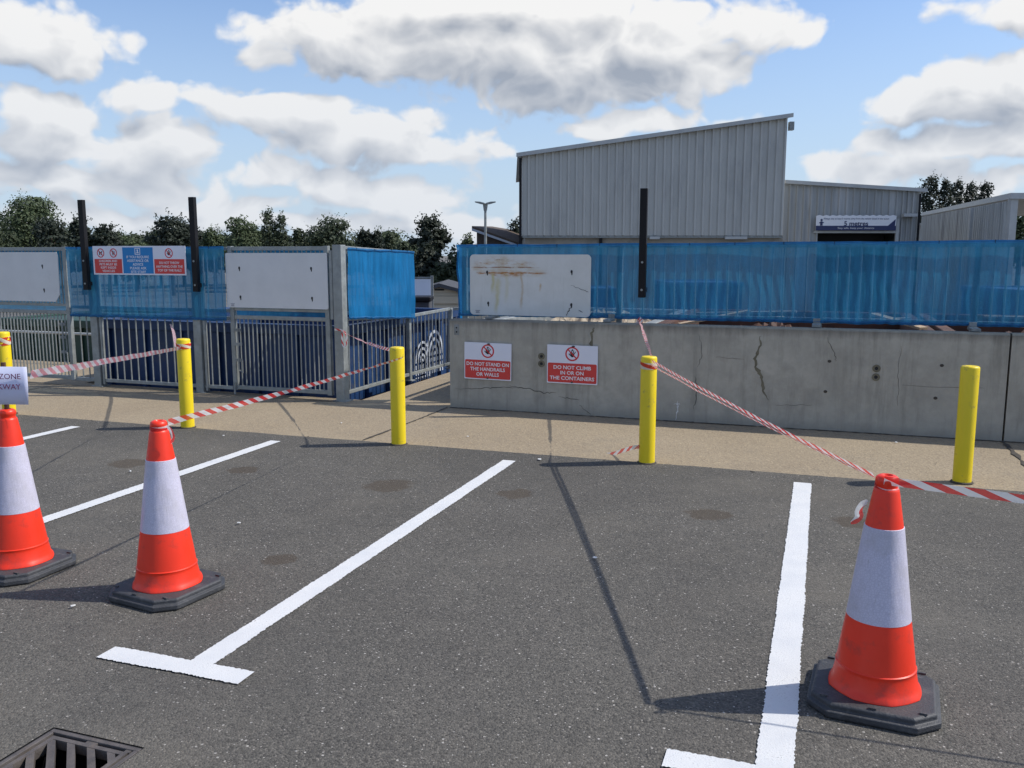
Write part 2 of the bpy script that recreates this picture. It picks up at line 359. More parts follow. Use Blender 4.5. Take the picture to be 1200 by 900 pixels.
# concrete apron strip with passage arm; slab has depth down to the yard
ap=MB()
def slab(u0,u1,v0,v1,z0,z1,mb):
    b=[S(u,v,z) for z in(z0,z1) for u,v in((u0,v0),(u1,v0),(u1,v1),(u0,v1))]
    mb.add(b,[(0,3,2,1),(4,5,6,7),(0,1,5,4),(1,2,6,5),(2,3,7,6),(3,0,4,7)])
sl=MB(); slab(-120,120,-1.72,.12,YARD-.1,.004,sl); slab(.20,1.24,.12,2.85,YARD-.1,.004,sl); slab(-14,-3.45,.12,1.6,YARD-.1,.004,sl); slab(1.24,120,.12,.42,YARD-.1,.004,sl)
struct(sl.build('concrete_pavement',M['apron']))
# ragged asphalt lip along the apron edge
lp=MB(); N=1400; pts=[]
for i in range(N+1):
    u=-12+i*(28/N); j=.012*mn.noise(Vector((u*3,0,0)))+.008*mn.noise(Vector((u*17,3,0)))
    pts.append((u,-1.735+.008*(u-2)*.6+j))
vs=[];fs=[]
for u,v in pts: vs+= [S(u,-1.90,.0),S(u,-1.725,.0085),S(u,v+.05,.0085)]
for i in range(N): a=i*3; fs+=[(a,a+3,a+4,a+1),(a+1,a+4,a+5,a+2)]
lp.add(vs,fs); struct(lp.build('asphalt_edge',M['asphalt']))
# joints in the concrete
def strip(mb,pl,w,z,n=10,jit=.35,seed=0):
    """ragged thin line on the ground along points (u,v)"""
    rnd=random.Random(seed); L=[]
    for (a,b) in zip(pl[:-1],pl[1:]):
        for i in range(n): 
            t=i/n; L.append((a[0]+(b[0]-a[0])*t,a[1]+(b[1]-a[1])*t))
    L.append(pl[-1]); vs=[];fs=[]
    for i,(u,v) in enumerate(L):
        q=L[min(i+1,len(L)-1)]; p=L[max(i-1,0)]; dx,dy=q[0]-p[0],q[1]-p[1]; l=math.hypot(dx,dy) or 1
        nx,ny=-dy/l,dx/l; w1=w*(.5+rnd.uniform(-jit,jit)*.5); w2=w*(.5+rnd.uniform(-jit,jit)*.5)
        vs+=[S(u+nx*w1,v+ny*w1,z),S(u-nx*w2,v-ny*w2,z)]
    for i in range(len(L)-1): fs.append((2*i,2*i+2,2*i+3,2*i+1))
    mb.add(vs,fs)
jm=MB(); strip(jm,[(1.22,-.01),(1.22,-.75),(1.19,-1.66)],.018,.010,14,.8,1); strip(jm,[(6.06,.0),(6.07,-1.65)],.03,.010,24,.9,2)
strip(jm,[(-3.6,-.02),(-3.62,-1.68)],.012,.010,20,.9,3); strip(jm,[(-12,-.085),(0.05,-.085)],.012,.010,60,.9,4)
strip(jm,[(1.24,-.004),(6.0,-.004),(12.4,-.004)],.022,.009,160,1.0,5)
rr=random.Random(11)
for k in range(46):
    u=rr.uniform(-4,9); v=rr.choice((-.02,-.03,-1.70,-1.72,rr.uniform(-1.6,-.1))); l=rr.uniform(.008,.03); a=rr.uniform(0,3.1)
    strip(jm,[(u,v),(u+l*math.cos(a),v+l*math.sin(a))],l*.5,.0115,3,.9,k+50)
struct(jm.build('pavement_joints',M['joint']))
# painted bay lines
def bay(name_u,v_far,v_near,w=.098,T=None,seed=0):
    mb=MB(); rnd=random.Random(seed)
    def rag(P0,P1,wd,n,z=.0045):
        vs=[];fs=[]
        dx,dy=P1[0]-P0[0],P1[1]-P0[1]; l=math.hypot(dx,dy); nx,ny=-dy/l,dx/l
        for i in range(n+1):
            t=i/n; u=P0[0]+dx*t;v=P0[1]+dy*t
            a=wd/2+.004*mn.noise(Vector((t*l*4,seed,0)))+rnd.uniform(-.003,.003); b=wd/2+.004*mn.noise(Vector((t*l*4,seed+9,3)))+rnd.uniform(-.003,.003)
            vs+=[S(u+nx*a,v+ny*a,z),S(u-nx*b,v-ny*b,z)]
        for i in range(n): fs.append((2*i,2*i+2,2*i+3,2*i+1))
        mb.add(vs,fs)
    rag((name_u,v_near),(name_u,v_far),w,420)
    if T: rag((T[0],v_near-.038),(T[1],v_near-.038),.098,90,.0056)
    return struct(mb.build('painted_bay_line',M['paint']))
bay(-1.47,-1.96,-5.33,T=(-1.8,-1.15),seed=1); bay(.53,-1.90,-5.33,T=(.2,.85),seed=2)
bay(2.54,-1.92,-5.35,.10,T=(2.14,2.77),seed=3); bay(4.575,-1.88,-5.36,.11,T=(4.26,4.90),seed=4); bay(6.62,-1.88,-5.36,T=(6.3,6.95),seed=5)
# litter / pale chips lying on the ground
for i,(x,y,r) in enumerate([(697,656,.012),(262,512,.012),(153,554,.012),(280,615,.016),(85,713,.013),(632,448+92,.02),(1050,520,.012),(548,513,.013),(400,497,.012)]):
    p=ground_pt(x,y); mb=MB(); rnd=random.Random(i); k=7
    mb.prism([(math.cos(a*2*PI/k)*r*rnd.uniform(.5,1.1),math.sin(a*2*PI/k)*r*rnd.uniform(.4,.8)) for a in range(k)],0,.004)
    o=mb.build('litter_scrap',M['litter']); o.location=(p[0],p[1],.0105); o.rotation_euler=(.1,0,i)
    tag(o,'tiny white scrap of litter lying flat on the ground','litter',group='white litter scraps on the tarmac and concrete')
# drain grate
dr=thing('drain_grate','square cast iron drain grate with diagonal bars set in the tarmac','drain',S((DU0+DU1)/2,(DV0+DV1)/2,0),SR)
hu,hv=(DU1-DU0)/2,(DV1-DV0)/2
pit=MB()
for b in ((-hu,hu,hv-.006,hv),(-hu,hu,-hv,-hv+.006),(-hu,-hu+.006,-hv+.006,hv-.006),(hu-.006,hu,-hv+.006,hv-.006)): pit.box(b[0],b[1],b[2],b[3],-.5,-.003)
pit.box(-hu,hu,-hv,hv,-.52,-.5); pit.build('gully_pit',M['dark'],dr)
fr=MB(); w=.016
for b in ((-hu+.006,hu-.006,hv-w-.006,hv-.006),(-hu+.006,hu-.006,-hv+.006,-hv+w+.006),(-hu+.006,-hu+w+.006,-hv+w+.006,hv-w-.006),(hu-w-.006,hu-.006,-hv+w+.006,hv-w-.006)): fr.box(b[0],b[1],b[2],b[3],-.06,-.001)
fr.build('frame',M['iron'],dr,bevel=.002)
gr=MB(); iu,iv=hu-.034,hv-.034
fw=.016
for b in ((-iu,iu,iv-fw,iv),(-iu,iu,-iv,-iv+fw),(-iu,-iu+fw,-iv+fw,iv-fw),(iu-fw,iu,-iv+fw,iv-fw)): gr.box(b[0],b[1],b[2],b[3],-.035,-.004)
def clip45(c):   # line x+y=c  (runs down-right) inside the frame
    pts=[]
    for x in(-iu+fw*.6,iu-fw*.6):
        y=c-x
        if -iv+fw*.6<=y<=iv-fw*.6: pts.append((x,y))
    for y in(-iv+fw*.6,iv-fw*.6):
        x=c-y
        if -iu+fw*.6<x<iu-fw*.6: pts.append((x,y))
    return pts
c=-.38
while c<.39:
    p=clip45(c)
    if len(p)>=2 and math.dist(p[0],p[1])>.02: gr.bar((p[0][0],p[0][1],-.021),(p[1][0],p[1][1],-.021),.022,.032)
    c+=.078
gr.bar((-iu+.01,iv-.01,-.0215),(iu-.01,-iv+.01,-.0215),.015,.03)
gr.build('grate',M['iron'],dr)
for a_,b_ in((-.02,.02),(hu-.05,hu-.03)): lg=MB(); lg.box(a_,b_,hv-.034,hv-.022,-.02,-.004); lg.build('lug',M['iron'],dr)
# ---------------------------------------------------------------- text and symbols (local sign space: x right, z up, front = -y)
def text(body,size,x,z,y,mat,parent,name='lettering',bold=.0,spacing=1.0,width=None):
    cu=bpy.data.curves.new(name,'FONT'); cu.body=body; cu.size=size; cu.align_x='CENTER'; cu.align_y='CENTER'
    cu.extrude=.0004; cu.offset=bold*size; cu.space_line=spacing; cu.resolution_u=3
    t=bpy.data.objects.new(name+'_tmp',cu); C.objects.link(t)
    dg=bpy.context.evaluated_depsgraph_get(); m=bpy.data.meshes.new_from_object(t.evaluated_get(dg))
    C.objects.unlink(t); bpy.data.objects.remove(t)
    if width:
        xs=[v.co.x for v in m.vertices]; k=width/(max(xs)-min(xs)); 
        for v in m.vertices: v.co.x*=k
    m.materials.clear(); m.materials.append(mat)
    m.transform(Matrix.Translation((x,y,z))@Matrix.Rotation(PI/2,4,'X'))
    o=bpy.data.objects.new(name,m); C.objects.link(o); o.parent=parent; return o
def annulus(mb,x,z,r0,r1,y0,y1,seg=32,a0=0,a1=2*PI,mi=0):
    full=abs(a1-a0-2*PI)<1e-6; n=seg if full else seg+1; vs=[]
    for i in range(n):
        a=a0+(a1-a0)*i/seg
        for r in(r0,r1):
            for y in(y0,y1): vs.append((x+r*math.cos(a),y,z+r*math.sin(a)))
    fs=[]
    for i in range(seg):
        j=(i+1)%n; a,b=i*4,j*4
        fs+=[(a,b,b+2,a+2),(a+1,a+3,b+3,b+1),(a,a+1,b+1,b),(a+2,b+2,b+3,a+3)]
    mb.add(vs,fs,mi=mi)
def disc(mb,x,z,r,y0,y1,seg=20,mi=0,sx=1,sz=1): mb.prism([(x+r*sx*math.cos(2*PI*i/seg),z+r*sz*math.sin(2*PI*i/seg)) for i in range(seg)],y1,y0,axis='y',mi=mi)
def barxz(mb,p,q,w,y0,y1,mi=0):
    dx,dz=q[0]-p[0],q[1]-p[1]; l=math.hypot(dx,dz); nx,nz=-dz/l*w/2,dx/l*w/2
    mb.prism([(p[0]+nx,p[1]+nz),(q[0]+nx,q[1]+nz),(q[0]-nx,q[1]-nz),(p[0]-nx,p[1]-nz)],y0,y1,axis='y',mi=mi)
def symbol(parent,x,z,r,y,kind,name='prohibition_symbol'):
    rg=MB(); annulus(rg,x,z,r*.80,r,y-.0012,y); barxz(rg,(x-r*.60,z+r*.60),(x+r*.60,z-r*.60),r*.17,y-.0017,y-.0003)
    o=rg.build(name,M['ringred'],parent)
    h=MB(); q=y-.0007
    if kind=='hand':
        disc(h,x+r*.02,z-r*.16,r*.30,q,y-.0001,12,sx=.9)
        for i,(ang,L) in enumerate(((58,.50),(78,.56),(98,.54),(118,.44))):
            bx=x+r*(.22-.14*i); a=R(ang-6); barxz(h,(bx,z-r*.05),(bx+math.cos(a)*r*L*.9,z-r*.05+math.sin(a)*r*L),r*.11,q-.0001*i,y-.0001)
        barxz(h,(x-r*.15,z-r*.30),(x-r*.48,z+r*.02),r*.13,q-.0004,y-.0001)
        barxz(h,(x-r*.05,z+r*.48),(x+r*.1,z+r*.62),r*.2,q-.0005,y-.0001)
    elif kind=='dog':
        barxz(h,(x-r*.4,z+r*.05),(x+r*.25,z+r*.05),r*.28,q,y-.0001)
        for k in(-.36,-.24,.1,.24): barxz(h,(x+r*k,z+r*.0),(x+r*(k-.05),z-r*.48),r*.1,q-.0001,y-.0001)
        barxz(h,(x+r*.2,z+r*.1),(x+r*.45,z+r*.42),r*.2,q-.0002,y-.0001); barxz(h,(x-r*.38,z+r*.1),(x-r*.52,z+r*.35),r*.08,q-.0003,y-.0001)
    else:
        for dx,s in((-.18,1.0),(.22,.75)):
            disc(h,x+r*dx,z+r*.38*s,r*.15*s,q-.0003,y-.0001,10)
            barxz(h,(x+r*dx,z+r*.28*s),(x+r*dx,z-r*.12*s),r*.24*s,q-.0001,y-.0001)
            barxz(h,(x+r*(dx-.05),z-r*.1*s),(x+r*(dx-.14),z-r*.52*s),r*.1*s,q-.0002,y-.0001); barxz(h,(x+r*(dx+.05),z-r*.1*s),(x+r*(dx+.16),z-r*.5*s),r*.1*s,q-.0002,y-.0001)
    h.build('pictogram',M['ink'],o); return o
def rrect(x0,x1,z0,z1,r,seg=5,cut=None):
    pts=[]
    for cx,cz,a in((x1-r,z1-r,0),(x0+r,z1-r,90),(x0+r,z0+r,180),(x1-r,z0+r,270)):
        for i in range(seg+1):
            t=R(a+90*i/seg); pts.append((cx+r*math.cos(t),cz+r*math.sin(t)))
    return pts
# ---------------------------------------------------------------- CONCRETE WALL
def zloc(t,u,v,z): return (u,v,z)
def crack(mb,pl,w,y,seed=0,n=7):
    rnd=random.Random(seed); L=[]
    for a,b in zip(pl[:-1],pl[1:]):
        for i in range(n):
            t=i/n; L.append((a[0]+(b[0]-a[0])*t+rnd.uniform(-.008,.008),a[1]+(b[1]-a[1])*t+rnd.uniform(-.006,.006)))
    L.append(pl[-1]); vs=[];fs=[]
    for i,(x,z) in enumerate(L):
        q=L[min(i+1,len(L)-1)];p=L[max(i-1,0)];dx,dz=q[0]-p[0],q[1]-p[1];l=math.hypot(dx,dz) or 1
        e=math.sin(PI*(i+.4)/(len(L)+.0)); ww=w*.5*e*rnd.uniform(.4,1.3)+.0006
        vs+=[(x-dz/l*ww,y,z+dx/l*ww),(x+dz/l*ww,y,z-dx/l*ww)]
    for i in range(len(L)-1): fs.append((2*i,2*i+1,2*i+3,2*i+2))
    mb.add(vs,fs)
def make_wall(u0,u1,label):
    w=thing('concrete_wall',label,'wall',S(u0,.01,0),SR)
    L=u1-u0; mb=MB(); nx=int(L/.06); TH=.15; H=.872
    # subtly uneven arrises
    def prof(x):
        e=.004*mn.noise(Vector((x*5+u0,1,0)))+.003*mn.noise(Vector((x*23+u0,4,0)))
        return [(0,0.004),(0,.30),(0,.60),(0,H-.014+e),(.014,H+e*.5),(TH-.02,H),(TH,H-.02),(TH,.004)]
    vs=[];k=8
    for i in range(nx+1):
        x=L*i/nx
        for y,z in prof(x): vs.append((x,y,z))
    fs=[]
    for i in range(nx):
        for j in range(k-1): a=i*k+j; fs.append((a,a+k,a+k+1,a+1))
    fs+= [tuple(range(k)),tuple(nx*k+j for j in range(k-1,-1,-1))]
    mb.add(vs,fs); mb.build('wall_body',M['wall'],w,smooth=True)
    return w
w1=make_wall(1.24,6.055,'long grey cast concrete wall with cracks and tie holes below blue netting')
w2=make_wall(6.07,12.5,'grey concrete wall section right of the open vertical joint')
ck=MB()
X=lambda u:u-1.24
crack(ck,[(X(1.30),.19),(X(1.6),.215),(X(1.8),.235),(X(2.0),.235)],0.0062,-.0015,1)
crack(ck,[(X(1.85),.25),(X(2.05),.23),(X(2.2),.20),(X(2.32),.205)],0.0074,-.0015,2)
crack(ck,[(X(2.35),.17),(X(2.55),.15)],0.0056,-.0015,3)
crack(ck,[(X(2.55),.10),(X(2.66),.02)],0.0050,-.0015,13)
crack(ck,[(X(3.63),.80),(X(3.66),.62),(X(3.62),.5)],0.0037,-.0015,4); crack(ck,[(X(3.60),.42),(X(3.63),.30),(X(3.60),.12)],0.0074,-.0015,5)
crack(ck,[(X(4.69),.80),(X(4.76),.66),(X(4.77),.60)],0.0043,-.0015,6); crack(ck,[(X(5.27),.75),(X(5.26),.5),(X(5.27),.25)],0.0025,-.0015,7)
crack(ck,[(X(5.3),.42),(X(5.9),.43)],0.0025,-.0015,8); crack(ck,[(X(3.78),.60),(X(4.02),.59)],0.0019,-.0015,9); crack(ck,[(X(4.3),.2),(X(4.6),.22)],0.0019,-.0015,10)
ck.build('crack',pbr('crack_shadow_line',(.10,.095,.08),.9,0,.3,14),w1)
sm=MB(); crack(sm,[(X(2.68),.83),(X(2.66),.78),(X(2.65),.62),(X(2.66),.56)],.03,-.002,21,5); crack(sm,[(X(4.15),.80),(X(4.15),.72),(X(4.11),.60),(X(4.12),.52),(X(4.18),.44),(X(4.19),.32),(X(4.24),.24)],.030,-.002,22,5)
sm.build('filled_crack',M['filler'],w1)
for u,z in((2.175,.545),(2.175,.475),(5.09,.555),(5.09,.482)):
    th=MB(); annulus(th,X(u),z,.016,.032,-.006,.0); th.build('tie_hole_ring',M['filler'],w1); d=MB(); disc(d,X(u),z,.015,-.002,.002); d.build('tie_hole',M['ink'],w1)
for u,z in((4.72,.60),(4.70,.34),(5.58,.60),(5.55,.33),(3.2,.55)):
    d=MB(); disc(d,X(u),z,.013,-.002,.001,9,sx=1.2); d.build('blemish',M['joint'],w1)
pl=MB(); pl.box(.05,.10,-.004,0,.72,.82); o=pl.build('metal_plate',M['galvd'],w1); d=MB(); disc(d,.075,.79,.008,-.006,-.004,10); d.build('bolt',M['black'],w1); d=MB(); disc(d,.075,.75,.008,-.006,-.004,10); d.build('bolt',M['black'],w1)
wh=MB(); crack(wh,[(X(3.45),.02),(X(3.46),.13),(X(3.455),.19)],.01,-.0015,31); crack(wh,[(X(3.43),.16),(X(3.48),.165)],.006,-.0018,32); wh.build('chalk_mark',M['litter'],w1)
# ---------------------------------------------------------------- FENCING (local frame: x=u, y=v)
def bars(mb,x0,x1,z0,z1,sp,y=0,r=.007,sq=False):
    n=max(1,round((x1-x0)/sp)); 
    for i in range(1,n):
        x=x0+(x1-x0)*i/n
        mb.tube([(x,y,z0),(x,y,z1)],r,6,cap=False)
def post(parent,x,z1,w=.09,d=.09,y=0,mat='galv',z0=0,plate=True):
    mb=MB(); mb.box(x-w/2,x+w/2,y-d/2,y+d/2,z0+.004,z1); o=mb.build('post',M[mat],parent,bevel=.005)
    if plate:
        b=MB(); b.box(x-w/2-.03,x+w/2+.03,y-d/2-.02,y+d/2+.02,z0+.004,z0+.014); b.build('base_plate',M['galvd'],o)
    return o
def barred_gate(label,u0,u1,H=1.575,group=None,bolt_side=1):
    g=thing('barred_gate',label,'gate',S(u0,0,0),SR,group)
    L=u1-u0; f=MB()
    for x in(.0,L-.05): f.box(x,x+.05,-.025,.025,.055,H)
    for z in(.065,.815,H-.045): f.box(.05,L-.05,-.02,.02,z,z+.04)
    f.box(.05,L-.05,-.018,.018,.905,.935)
    f.build('frame',M['galv'],g,bevel=.003)
    b=MB(); bars(b,.05,L-.05,.105,.815,.052,0,.0075); bars(b,.05,L-.05,.935,H-.045,.052,0,.0075); b.build('bar_infill',M['galv'],g)
    h=MB(); x=.10 if bolt_side>0 else L-.10
    h.tube([(x,-.045,.28),(x,-.045,.72)],.008,8); h.bar((x-.05,-.03,.70),(x+.03,-.03,.70),.02,.03); h.bar((x-.05,-.03,.55),(x+.03,-.03,.55),.02,.03); h.bar((x-.05,-.03,.38),(x+.03,-.03,.38),.02,.03)
    h.tube([(x,-.045,.28),(x+.05,-.05,.25),(x+.05,-.05,.38)],.007,8); h.build('slide_bolt',M['galvd'],g,smooth=True)
    d=MB(); d.tube([(.03,-.04,.012),(.03,-.04,.14)],.010,8); d.build('drop_bolt',M['galvd'],g)
    return g
barred_gate('tall galvanised barred gate with dense bars at the far left edge',-5.55,-3.44,bolt_side=-1,group='tall galvanised barred gates')
barred_gate('tall galvanised barred gate holding the white board beside the corner post',-1.265,-.065,group='tall galvanised barred gates')
# fixed fence between the gates
fn=thing('metal_fence','galvanised steel fence between the two barred gates under blue netting','fence',S(-3.4,0,0),SR)
B=-3.4
for u,w_ in((-3.085,.095),(-1.685,.095)): post(fn,u-B,1.56,w_,.09)
def rail(x0,x1,z,name='rail',y=0,p=fn):
    r=MB(); r.box(x0,x1,y-.02,y+.02,z-.018,z+.018); return r.build(name,M['galv'],p,bevel=.003)
for a,b in((-3.42,-3.135),(-3.035,-1.735),(-1.635,-1.275)):
    for z in(.075,.82,.90,1.55): rail(a-B,b-B,z)
    q=MB(); bars(q,a-B,b-B,.09,.81,.1,0,.008); bars(q,a-B,b-B,.915,1.535,.1,0,.008); q.build('bar_panel',M['galv'],fn)
for u in(-3.02,-1.615):
    q=MB(); q.box(u-B,u-B+.025,-.03,.01,.03,1.56); q.build('hinge_stile',M['logo'] if 0 else M['galv'],fn,bevel=.002)
# side fence + railings round the passage
sf=thing('metal_fence','galvanised fence running back from the corner post along the passage','fence',S(.05,.0,0),SR)
post(sf,0,1.585,.10,.10); post(sf,0,1.53,.055,.055,1.55); post(sf,.03,.80,.055,.055,2.72)
q=MB(); q.tube([(-.075,-.03,.84),(-.075,-.03,1.53)],.022,12); q.build('hinge_tube',M['galv'],sf,smooth=True)
def bayside(p0,p1,z0,z1,parent,sp=.1,top=True,r=.008):
    q=MB(); n=round(math.dist(p0,p1)/sp)
    for i in range(1,n):
        t=i/n; x=p0[0]+(p1[0]-p0[0])*t;y=p0[1]+(p1[1]-p0[1])*t; q.tube([(x,y,z0[0]+(z0[1]-z0[0])*t),(x,y,z1[0]+(z1[1]-z1[0])*t)],r,6,cap=False)
    q.build('bar_panel',M['galv'],parent)
    for z in(z0,z1):
        q=MB(); q.bar((p0[0],p0[1],z[0]),(p1[0],p1[1],z[1]),.035,.035); q.build('rail',M['galv'],parent,bevel=.003)
bayside((0,.05),(0,1.52),(.08,.08),(.84,.76),sf); bayside((0,.05),(0,1.52),(.90,.84),(1.56,1.51),sf); bayside((0,1.58),(.03,2.69),(.08,.08),(.77,.79),sf)
rl=thing('handrail','galvanised barred railing across the end of the passage behind the wall','railing',S(.10,2.72,0),SR)
bayside((.03,0),(1.10,.02),(.08,.08),(.79,.79),rl); post(rl,1.13,.80,.055,.055,.02); bayside((1.13,-.01),(1.13,-2.3),(.08,.08),(.79,.79),rl)
# fence on the wall
RV=.33
rf=thing('metal_fence','galvanised barred fence standing behind the concrete wall under blue netting','fence',S(1.24,RV,0),SR)
PU=[1.275,2.84,4.62,5.83,7.4,9.0,10.6,12.3]
for u in PU: post(rf,u-1.24,1.585,.05,.05,0,'galvd',z0=.0)
for a,b in zip(PU[:-1],PU[1:]):
    a+=.03-1.24;b-=.03+1.24-.0
    for z in(.925,1.57): rail(a,b,z,p=rf)
    q=MB(); bars(q,a,b,.94,1.555,.097,0,.0075); q.build('bar_panel',M['galv'],rf)
for u in (2.78,4.60,5.82,1.62):
    q=MB(); q.box(u-1.24-.035,u-1.24+.035,-.26,-.02,.876,.90); q.box(u-1.24-.03,u-1.24+.03,-.07,-.02,.90,.94); q.build('clamp',M['galvd'],rf,bevel=.004)
# netting sheets
def net(name,label,p0,p1,z0,z1,mat,amp=.012,seed=0,hem=True,parentrot=True,group='blue debris netting sheets'):
    """p0,p1 in (u,v); z0,z1 pairs"""
    t=thing(name,label,'netting',S(p0[0],p0[1],0),SR,group)
    dx,dy=p1[0]-p0[0],p1[1]-p0[1]; L=math.hypot(dx,dy); nx,ny=dy/L,-dx/L
    nu=int(L/.018); nv=26; vs=[];fs=[]
    def pt(i,j,off=0):
        a=i/nu; b=j/nv; x=a*L
        f=mn.noise(Vector((x*6,b*1.1+seed,seed*3.1)))*amp*.9+mn.noise(Vector((x*22,b*2,seed)))*amp*.22+mn.noise(Vector((x*14,b*14,seed)))*amp*.35*max(0,.35-b)
        f+=mn.noise(Vector((x*2.2+b*1.3,b*2.6,seed+5)))*amp*1.3
        z=z0[0]+(z0[1]-z0[0])*a; zt=z1[0]+(z1[1]-z1[0])*a
        z+=.008*mn.noise(Vector((x*5,seed,1)))+.006*mn.noise(Vector((x*19,seed,1))); zt+=.006*mn.noise(Vector((x*4,seed,8)))-.006*abs(math.sin(x*2.1+seed))
        edge=.25+.75*math.sin(PI*min(max(b,.04),.96))
        f=f*edge+off+abs(amp)*.5
        return (dx*a+nx*f*1, dy*a+ny*f*1, z+(zt-z)*b)
    for i in range(nu+1):
        for j in range(nv+1): vs.append(pt(i,j))
    for i in range(nu):
        for j in range(nv): a=i*(nv+1)+j; fs.append((a,a+nv+1,a+nv+2,a+1))
    mb=MB(); mb.add(vs,fs); mb.build('mesh_sheet',M[mat],t,smooth=True)
    if hem:
        for jj,nm in((0,'bottom_hem'),(nv,'top_hem')):
            h=MB(); vs=[];fs=[]
            for i in range(nu+1):
                p=Vector(pt(i,jj,.006)); wdt=.022+.010*mn.noise(Vector((i*.11,seed,jj))); s=1 if jj==0 else -1
                q2=Vector((nx,ny,0)); vs+=[p-Vector((0,0,.004*s)),p+q2*.007+Vector((0,0,wdt*.5*s)),p+Vector((0,0,wdt*s))]
            for i in range(nu): a=i*3; fs+=[(a,a+3,a+4,a+1),(a+1,a+4,a+5,a+2)]
            h.add(vs,fs); h.build(nm,M['hem'],t,smooth=True)
    k=int(L/.42)
    for n_ in range(k+1):
        i=int(nu*(n_+.5)/(k+1)); p=Vector(pt(i,nv,.01)); tie=MB(); tie.tube([p+Vector((0,0,.006)),p-Vector((0,0,.02))],.003,5); tie.build('cable_tie',M['black'],t)
    return t
net('debris_netting','blue see-through debris netting in the middle behind the triple notice board',(-3.385,-.06),(-1.275,-.06),(.80,.80),(1.575,1.575),'net',seed=1)
net('debris_netting','blue debris netting behind the bars of the far left gate',(-5.5,.035),(-3.45,.035),(.83,.83),(1.55,1.55),'net',seed=2)
net('debris_netting','blue debris netting behind the bars of the right-hand gate by the corner post',(-1.22,.04),(-.07,.04),(.83,.83),(1.55,1.55),'net',seed=3)
net('debris_netting','bright blue opaque netting on the short side fence beside the passage',(.105,.06),(.105,1.60),(.845,.745),(1.56,1.525),'netside',amp=.016,seed=4)
net('debris_netting','long blue see-through netting sheet above the concrete wall',(1.235,RV-.05),(12.3,RV-.05),(.893,.93),(1.585,1.635),'net',amp=.014,seed=6)
net('debris_netting','narrow fold of blue netting wrapped round the left end of the wall fence',(1.215,RV+.20),(1.225,RV-.05),(.80,.86),(1.58,1.585),'netside',amp=.02,seed=9)
# black posts
for u,v,label in((-3.07,-.115,'black upright post bolted to the fence left of the triple notice board'),(-1.60,-.115,'black upright post bolted to the fence right of the triple notice board'),(3.075,RV-.12,'black upright post rising from the netting above the concrete wall')):
    p=thing('black_post',label,'post',S(u,v,0),SR,group='black upright posts bolted to the fences')
    mb=MB(); mb.box(-.033,.033,-.025,.025,1.10,2.08); mb.build('steel_section',M['black'],p,bevel=.004)
    for z in(1.17,1.42): d=MB(); disc(d,0,z,.011,-.031,-.025,8); d.build('bolt',M['galv'],p)
    br=MB(); br.box(-.03,.03,.025,.095,1.15,1.19); br.build('bracket',M['black'],p)
# ---------------------------------------------------------------- white boards
def boardthing(label,u0,u1,z0,z1,v,poly,mat,holes,logo=False,group=None):
    t=thing('white_board',label,'board',S(u0,v,0),SR,group)
    mb=MB(); mb.prism([(x,z) for x,z in poly],-.004,.004,axis='y'); o=mb.build('panel',M[mat],t)
    if mat=='rusty':
        o.location=(0,0,z0)
        for vtx in o.data.vertices: vtx.co.z-=z0
    for x,z in holes:
        d=MB(); disc(d,x,z,.011,-.0065,-.004,8,sz=1.5); disc(d,x+.003,z-.018,.006,-.0062,-.004,8,sz=2.6); d.build('bolt_mark',M['ink'],t)
    return t
boardthing('plain white board with a cut lower corner on the far left gate',-5.2,-3.5,.955,1.515,-.04,[(0,.955),(1.59,.955),(1.655,1.04),(1.665,1.48),(1.645,1.515),(0,1.515)],'white',[(1.43,1.36),(1.43,1.09),(.3,1.36),(.3,1.09)],group=None)
b2=boardthing('clean white rectangular board on the gate beside the corner post',-1.275,-.055,.935,1.505,-.045,rrect(0,1.215,.94,1.505,.02),'white',[(.17,1.35),(1.03,1.35),(.17,1.05),(1.03,1.05)])
b3=boardthing('rust-streaked white board with rounded corners over the concrete wall',1.37,2.585,.905,1.49,RV-.10,rrect(0,1.215,.905,1.49,.04),'rusty',[(.18,1.32),(1.03,1.33),(.19,1.02),(1.03,1.02)])
for pl_,w_,s_ in (([(1.03,1.0),(1.0,.96),(.98,.915)],.007,3),([(1.02,1.20),(1.15,1.16),(1.2,1.14)],.003,5),([(1.10,.97),(1.14,.95)],.006,6)): q=MB(); crack(q,pl_,w_,-.0065,s_); q.build('scratch',M['ink'],b3)
for bb,x,z in((b2,.045,.975),(b3,.055,.945)):
    q=MB(); 
    for i,(a,l,zz) in enumerate(((.0,.050,.0),(.006,.035,-.012),(.004,.04,-.022))): q.box(x+a,x+a+l,-.0055,-.0045,z+zz,z+zz+.004)
    q.build('maker_mark',M['navy'],bb)
# ---------------------------------------------------------------- signs
def wall_sign(label,u0,u1,z0,z1,lines,tilt=0):
    w=u1-u0;h=z1-z0
    t=thing('warning_sign',label,'sign',S((u0+u1)/2,-.001,(z0+z1)/2),SR,group='red and white warning signs on the concrete wall'); t.rotation_euler=(0,tilt,SR)
    p=MB(); p.prism(rrect(-w/2,w/2,-h/2,h/2,.006),-.006,0,axis='y'); p.build('panel',M['signwhite'],t)
    r=MB(); r.prism(rrect(-w/2+.008,w/2-.008,-h/2+.010,h*.03,.012),-.0072,-.006,axis='y'); r.build('red_panel',M['signred'],t)
    symbol(t,.0,h*.275,h*.185,-.006,'hand')
    n=len(lines); lh=.050*h/.36
    for i,(tx,wd) in enumerate(lines):
        text(tx,.047,0,-h*.085-lh*(i),-.0078,M['letter'],t,bold=.02,width=w*wd)
    d=MB(); disc(d,.01,h*.47,.012,-.009,-.006,6,sx=1.4,sz=.7); d.build('fixing',M['joint'],t); d=MB(); disc(d,0,-h*.46,.010,-.009,-.0078,6,sx=1.3,sz=.8); d.build('fixing',M['joint'],t)
